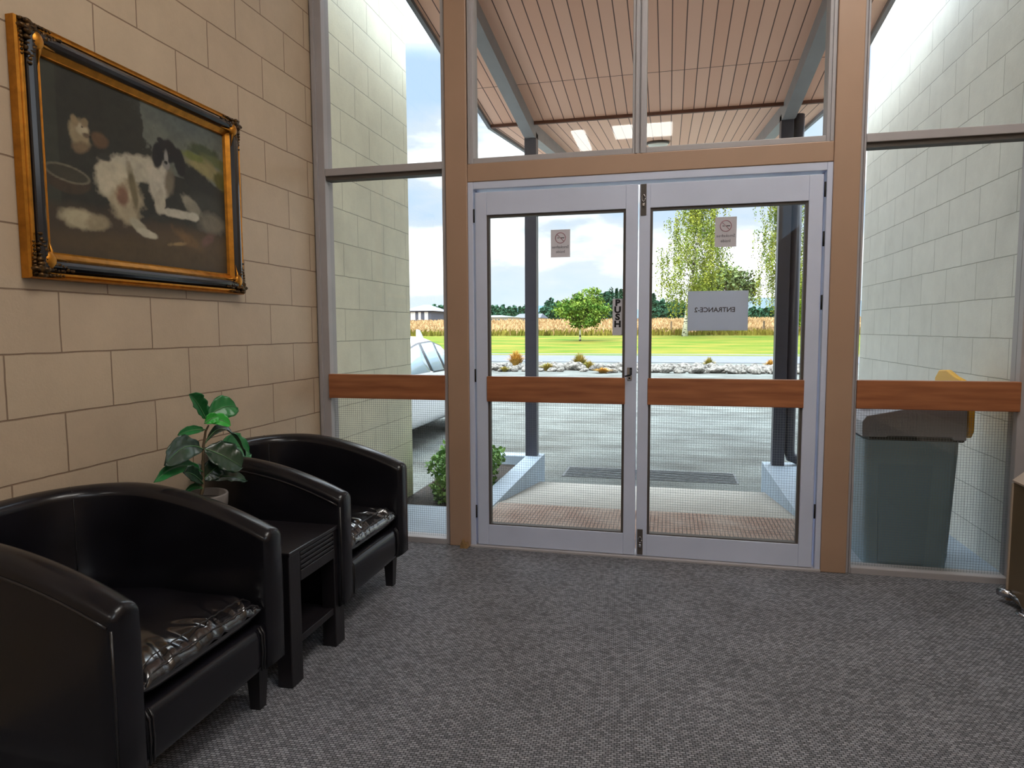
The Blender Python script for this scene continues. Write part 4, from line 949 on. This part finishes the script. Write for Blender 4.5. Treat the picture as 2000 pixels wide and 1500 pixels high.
belt = [(830, 600, 10, 1), (838, 601, 9, 1), (846, 597, 16, 0), (857, 599, 18, 0), (868, 596, 20, 0), (880, 597, 20, 0),
        (958, 600, 16, 0), (968, 599, 14, 0), (980, 599, 16, 0), (992, 602, 14, 0), (1003, 600, 16, 0), (1015, 600, 14, 1), (1024, 599, 16, 0),
        (1054, 612, 16, 0), (1064, 601, 18, 0), (1074, 586, 18, 0), (1086, 592, 22, 0), (1098, 594, 22, 0), (1112, 592, 24, 0), (1130, 590, 26, 0), (1150, 590, 26, 0), (1172, 578, 26, 0), (1190, 568, 22, 0), (1204, 565, 18, 1), (1212, 566, 18, 1), (1222, 564, 20, 0),
        (1262, 580, 20, 1), (1276, 574, 26, 1), (1290, 588, 22, 0), (1302, 592, 22, 0), (1316, 590, 22, 0), (1330, 592, 22, 0),
        (1470, 602, 12, 0), (1482, 604, 12, 0), (1494, 604, 14, 0), (1506, 602, 14, 0), (1575, 600, 14, 0)]
for i, (px, top, w, con) in enumerate(belt):
    lab = ('dark conical conifer' if con else 'dark bushy tree')+' in the belt beyond the golden field, '+wh(px)
    far_tree(px, 172+q.uniform(-7, 7), top, w*1.25, con, lab, 100+i, 'belt trees, '+('conifers ' if con else 'broadleaves ')+wh(px))
# fence posts
for px in (1311, 1492): 
    x = on(1, 62, px, 640).x
    tag(B(x-.08, x+.08, 61.9, 62.1, terr(62)-.1, terr(62)+1.25, .01).build('fence_post', M['bark']), 'weathered wooden post in the long grass, '+('left of the birch trunk' if px < 1400 else 'left of the right canopy post'), 'post')

# ---------------------------------------------------------------- houses
def hip_house(px0, px1, y, py_eave, py_ridge, wallm, roofm, label, wins, depth=9, gable=False):
    x0 = on(1, y, px0, 620).x; x1 = on(1, y, px1, 620).x; ze = on(1, y, px0, py_eave).z; zr = on(1, y, px0, py_ridge).z; z0 = terr(y)-.2
    r = empty('house', ((x0+x1)/2, y, z0), label, 'house')
    B(x0, x1, y, y+depth, z0, ze).build('wall', wallm, r)
    o = .5; k = min((x1-x0)*.38, depth/2)
    m = MB(); a = [(x0-o, y-o, ze), (x1+o, y-o, ze), (x1+o, y+depth+o, ze), (x0-o, y+depth+o, ze)]
    ym = y+depth/2; p = [(x0+(0 if gable else k), ym, zr), (x1-(0 if gable else k), ym, zr)]
    b = m.bm; V = [b.verts.new(v) for v in a+p]
    for f in ((0, 1, 5, 4), (1, 2, 5), (2, 3, 4, 5), (3, 0, 4), (3, 2, 1, 0)): b.faces.new([V[i] for i in f])
    m.build('roof', roofm, r)
    for (u0, u1) in wins:
        xa = x0+(x1-x0)*u0; xb = x0+(x1-x0)*u1; zt = ze-.35; zb_ = ze-1.9
        w = B(xa-.08, xb+.08, y-.06, y, zb_-.08, zt+.08).build('window', M['white'], r); B(xa, xb, y-.08, y-.05, zb_, zt).build('pane', M['wallwhite'] if wallm == M['walldark'] else M['pane_dk'], w)
hip_house(788, 842, 135, 607.5, 594, M['walldark'], M['roofslate'], 'dark weatherboard house with hipped slate-blue roof seen through the left side window', [(.28, .42), (.56, .62), (.78, .88)], depth=12)
hip_house(925, 1000, 135, 620, 615.5, M['wallwhite'], M['roofblue'], 'long low white house with pale blue roof across the field', [(.44, .5), (.54, .6), (.64, .7), (.74, .8), (.86, .92)], depth=8)
hip_house(1006, 1052, 147, 621, 612, M['wallwhite'], M['roofdark'], 'white house with dark grey gable roof beside the left canopy post', [(.1, .2), (.3, .4)], depth=10, gable=True)
# hills
def hill(name, pts, y, mt):
    vs = []; fs = []
    for px, py in pts:
        t_ = on(1, y, px, py); b_ = Vector((t_.x, y-60, 0)); vs.extend([b_, t_, Vector((t_.x, y+200, t_.z-10))])
    for i in range(len(pts)-1):
        a = i*3; fs.extend([(a, a+3, a+4, a+1), (a+1, a+4, a+5, a+2)])
    struct(rawmesh(name, vs, fs, mt, None, True))
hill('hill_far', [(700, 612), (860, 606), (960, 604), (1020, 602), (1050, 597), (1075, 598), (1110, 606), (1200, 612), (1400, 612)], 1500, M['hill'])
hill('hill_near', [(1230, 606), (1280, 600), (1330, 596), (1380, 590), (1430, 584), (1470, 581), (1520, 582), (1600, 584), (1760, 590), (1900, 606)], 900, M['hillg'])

# ---------------------------------------------------------------- parked car (nose away from the doors)
def car():
    CY0, CX, CZ = 2.55, -3.86, -.3; hwid = .86; Lc = 4.55
    root = empty('parked_car', (CX, CY0+Lc/2, CZ), 'white saloon car parked on the gravel, seen through the left side window', 'car')
    # stations along the length: y, half width low, belt height, roof height, roof half width
    S = [(0.0, .66, .62, .74, .34, .6), (.05, .78, .70, .92, .26, .86), (.25, .83, .76, .99, .22, .93), (.8, .855, .78, 1.02, .2, .95), (1.15, .86, .78, 1.06, .2, .95), (1.45, .86, .79, 1.19, .2, .95), (1.8, .86, .79, 1.32, .2, .95), (2.2, .86, .79, 1.40, .2, .95), (2.7, .86, .79, 1.42, .2, .94), (3.1, .86, .80, 1.35, .2, .93), (3.5, .855, .80, 1.15, .2, .92), (3.8, .85, .79, .97, .21, .9), (4.15, .82, .76, .88, .23, .82), (4.42, .74, .70, .76, .28, .7), (4.55, .6, .58, .62, .34, .56)]
    def ring(y, w, wb, zr, zb, zbelt):
        rw = .60 if zr > 1.1 else w*.82
        half = [(w*.9, zb), (w, zb+.12), (w+.005, zb+.3 if zb+.3 < zbelt else zbelt*.9), (w-.005, zbelt-.06), (w-.03, zbelt)]
        top = [(w-.04+(rw-w+.04)*t, zbelt+(zr-zbelt)*t) for t in (.33, .66)]+[(rw, zr-.03), (rw*.8, zr-.003), (rw*.4, zr+.012), (0, zr+.015)]
        hp = half+top if zr > zbelt+.02 else half+[(w*.9, zbelt+.01), (w*.85, zbelt+.015), (w*.8, zbelt+.02), (w*.6, zbelt+.03), (w*.3, zbelt+.035), (0, zbelt+.04)]
        pts = hp+[(-a, b) for a, b in hp[-2::-1]]
        return [Vector((CX+a, CY0+y, CZ+b)) for a, b in pts]
    R = [ring(*s) for s in S]
    o = MB().rings(R).build('body', M['carpaint'], root, True); sb_ = o.modifiers.new('smooth', 'SUBSURF'); sb_.levels = 1; sb_.render_levels = 2
    def top_z(y):
        for a, b in zip(S, S[1:]):
            if a[0] <= y <= b[0]: t = (y-a[0])/(b[0]-a[0]); return a[3]+(b[3]-a[3])*t
    for sg in (1, -1):
        def gp(y, z):
            zr = top_z(y); zb = .93; t = max(0, min(1, (z-zb)/(zr-zb))); w = .86-.04; return Vector((CX+sg*(w+(.6-w)*t+.006), CY0+y, CZ+z))
        def side(name, ys, mt, par, pad=0, off=0):
            vs = []; fs = []
            for y in ys:
                zt = top_z(y)-.095+pad; zt = max(zt, .95)
                vs.extend([gp(y, .95-pad)+Vector((sg*off, 0, 0)), gp(y, (zt+.95)/2)+Vector((sg*off, 0, 0)), gp(y, zt)+Vector((sg*off, 0, 0))])
            for i in range(len(ys)-1):
                a = i*3
                for k in (0, 1): fs.append((a+k, a+3+k, a+4+k, a+1+k))
            g = rawmesh(name, vs, fs, mt, par, True); sl = g.modifiers.new('thickness', 'SOLIDIFY'); sl.thickness = .01; sl.offset = 0
            return g
        tr_ = side('window_trim', list(np.linspace(1.2, 3.72, 30)), M['cartrim'], root, pad=.02, off=.004)
        [side('side_window', list(np.linspace(a_, b_, 8)), M['carglass'], tr_, off=.012) for a_, b_ in ((1.3, 2.22), (2.33, 2.75), (2.85, 3.62))]
        for y in (.92, 3.55):
            w_ = MB(); w_.lathe([(.001, -.1), (.26, -.1), (.31, -.08), (.315, 0), (.31, .08), (.26, .1), (.001, .1)], c=(CX+sg*.76, CY0+y, CZ+.315), M=Matrix.Rotation(math.pi/2, 3, 'Y'), n=28); wo_ = w_.build('wheel', M['tyre'], root, True)
            w_ = MB(); w_.lathe([(.001, -.012), (.2, -.012), (.21, 0), (.2, .012), (.001, .012)], c=(CX+sg*.862, CY0+y, CZ+.315), M=Matrix.Rotation(math.pi/2, 3, 'Y'), n=24); w_.build('hubcap', M['chrome'], wo_, True)
    m = MB(); m.prism([(CY0+2.9, CZ+1.40), (CY0+3.12, CZ+1.36), (CY0+2.96, CZ+1.49), (CY0+2.9, CZ+1.50)], 0, CX+.37, CX+.41); m.build('roof_antenna', M['carpaint'], root)
    m = MB(); m.box(CX-.5, CX+.5, CY0-.02, CY0+.04, CZ+.42, CZ+.56, .02); m.build('rear_bumper', M['cartrim'], root)
    for sg in (1, -1): B(CX+sg*.6-.12, CX+sg*.6+.12, CY0+.0, CY0+.1, CZ+.72, CZ+.9, .02).build('tail_lamp', mat('red_lamp', srgb(150, 30, 30), .3), root)
car()
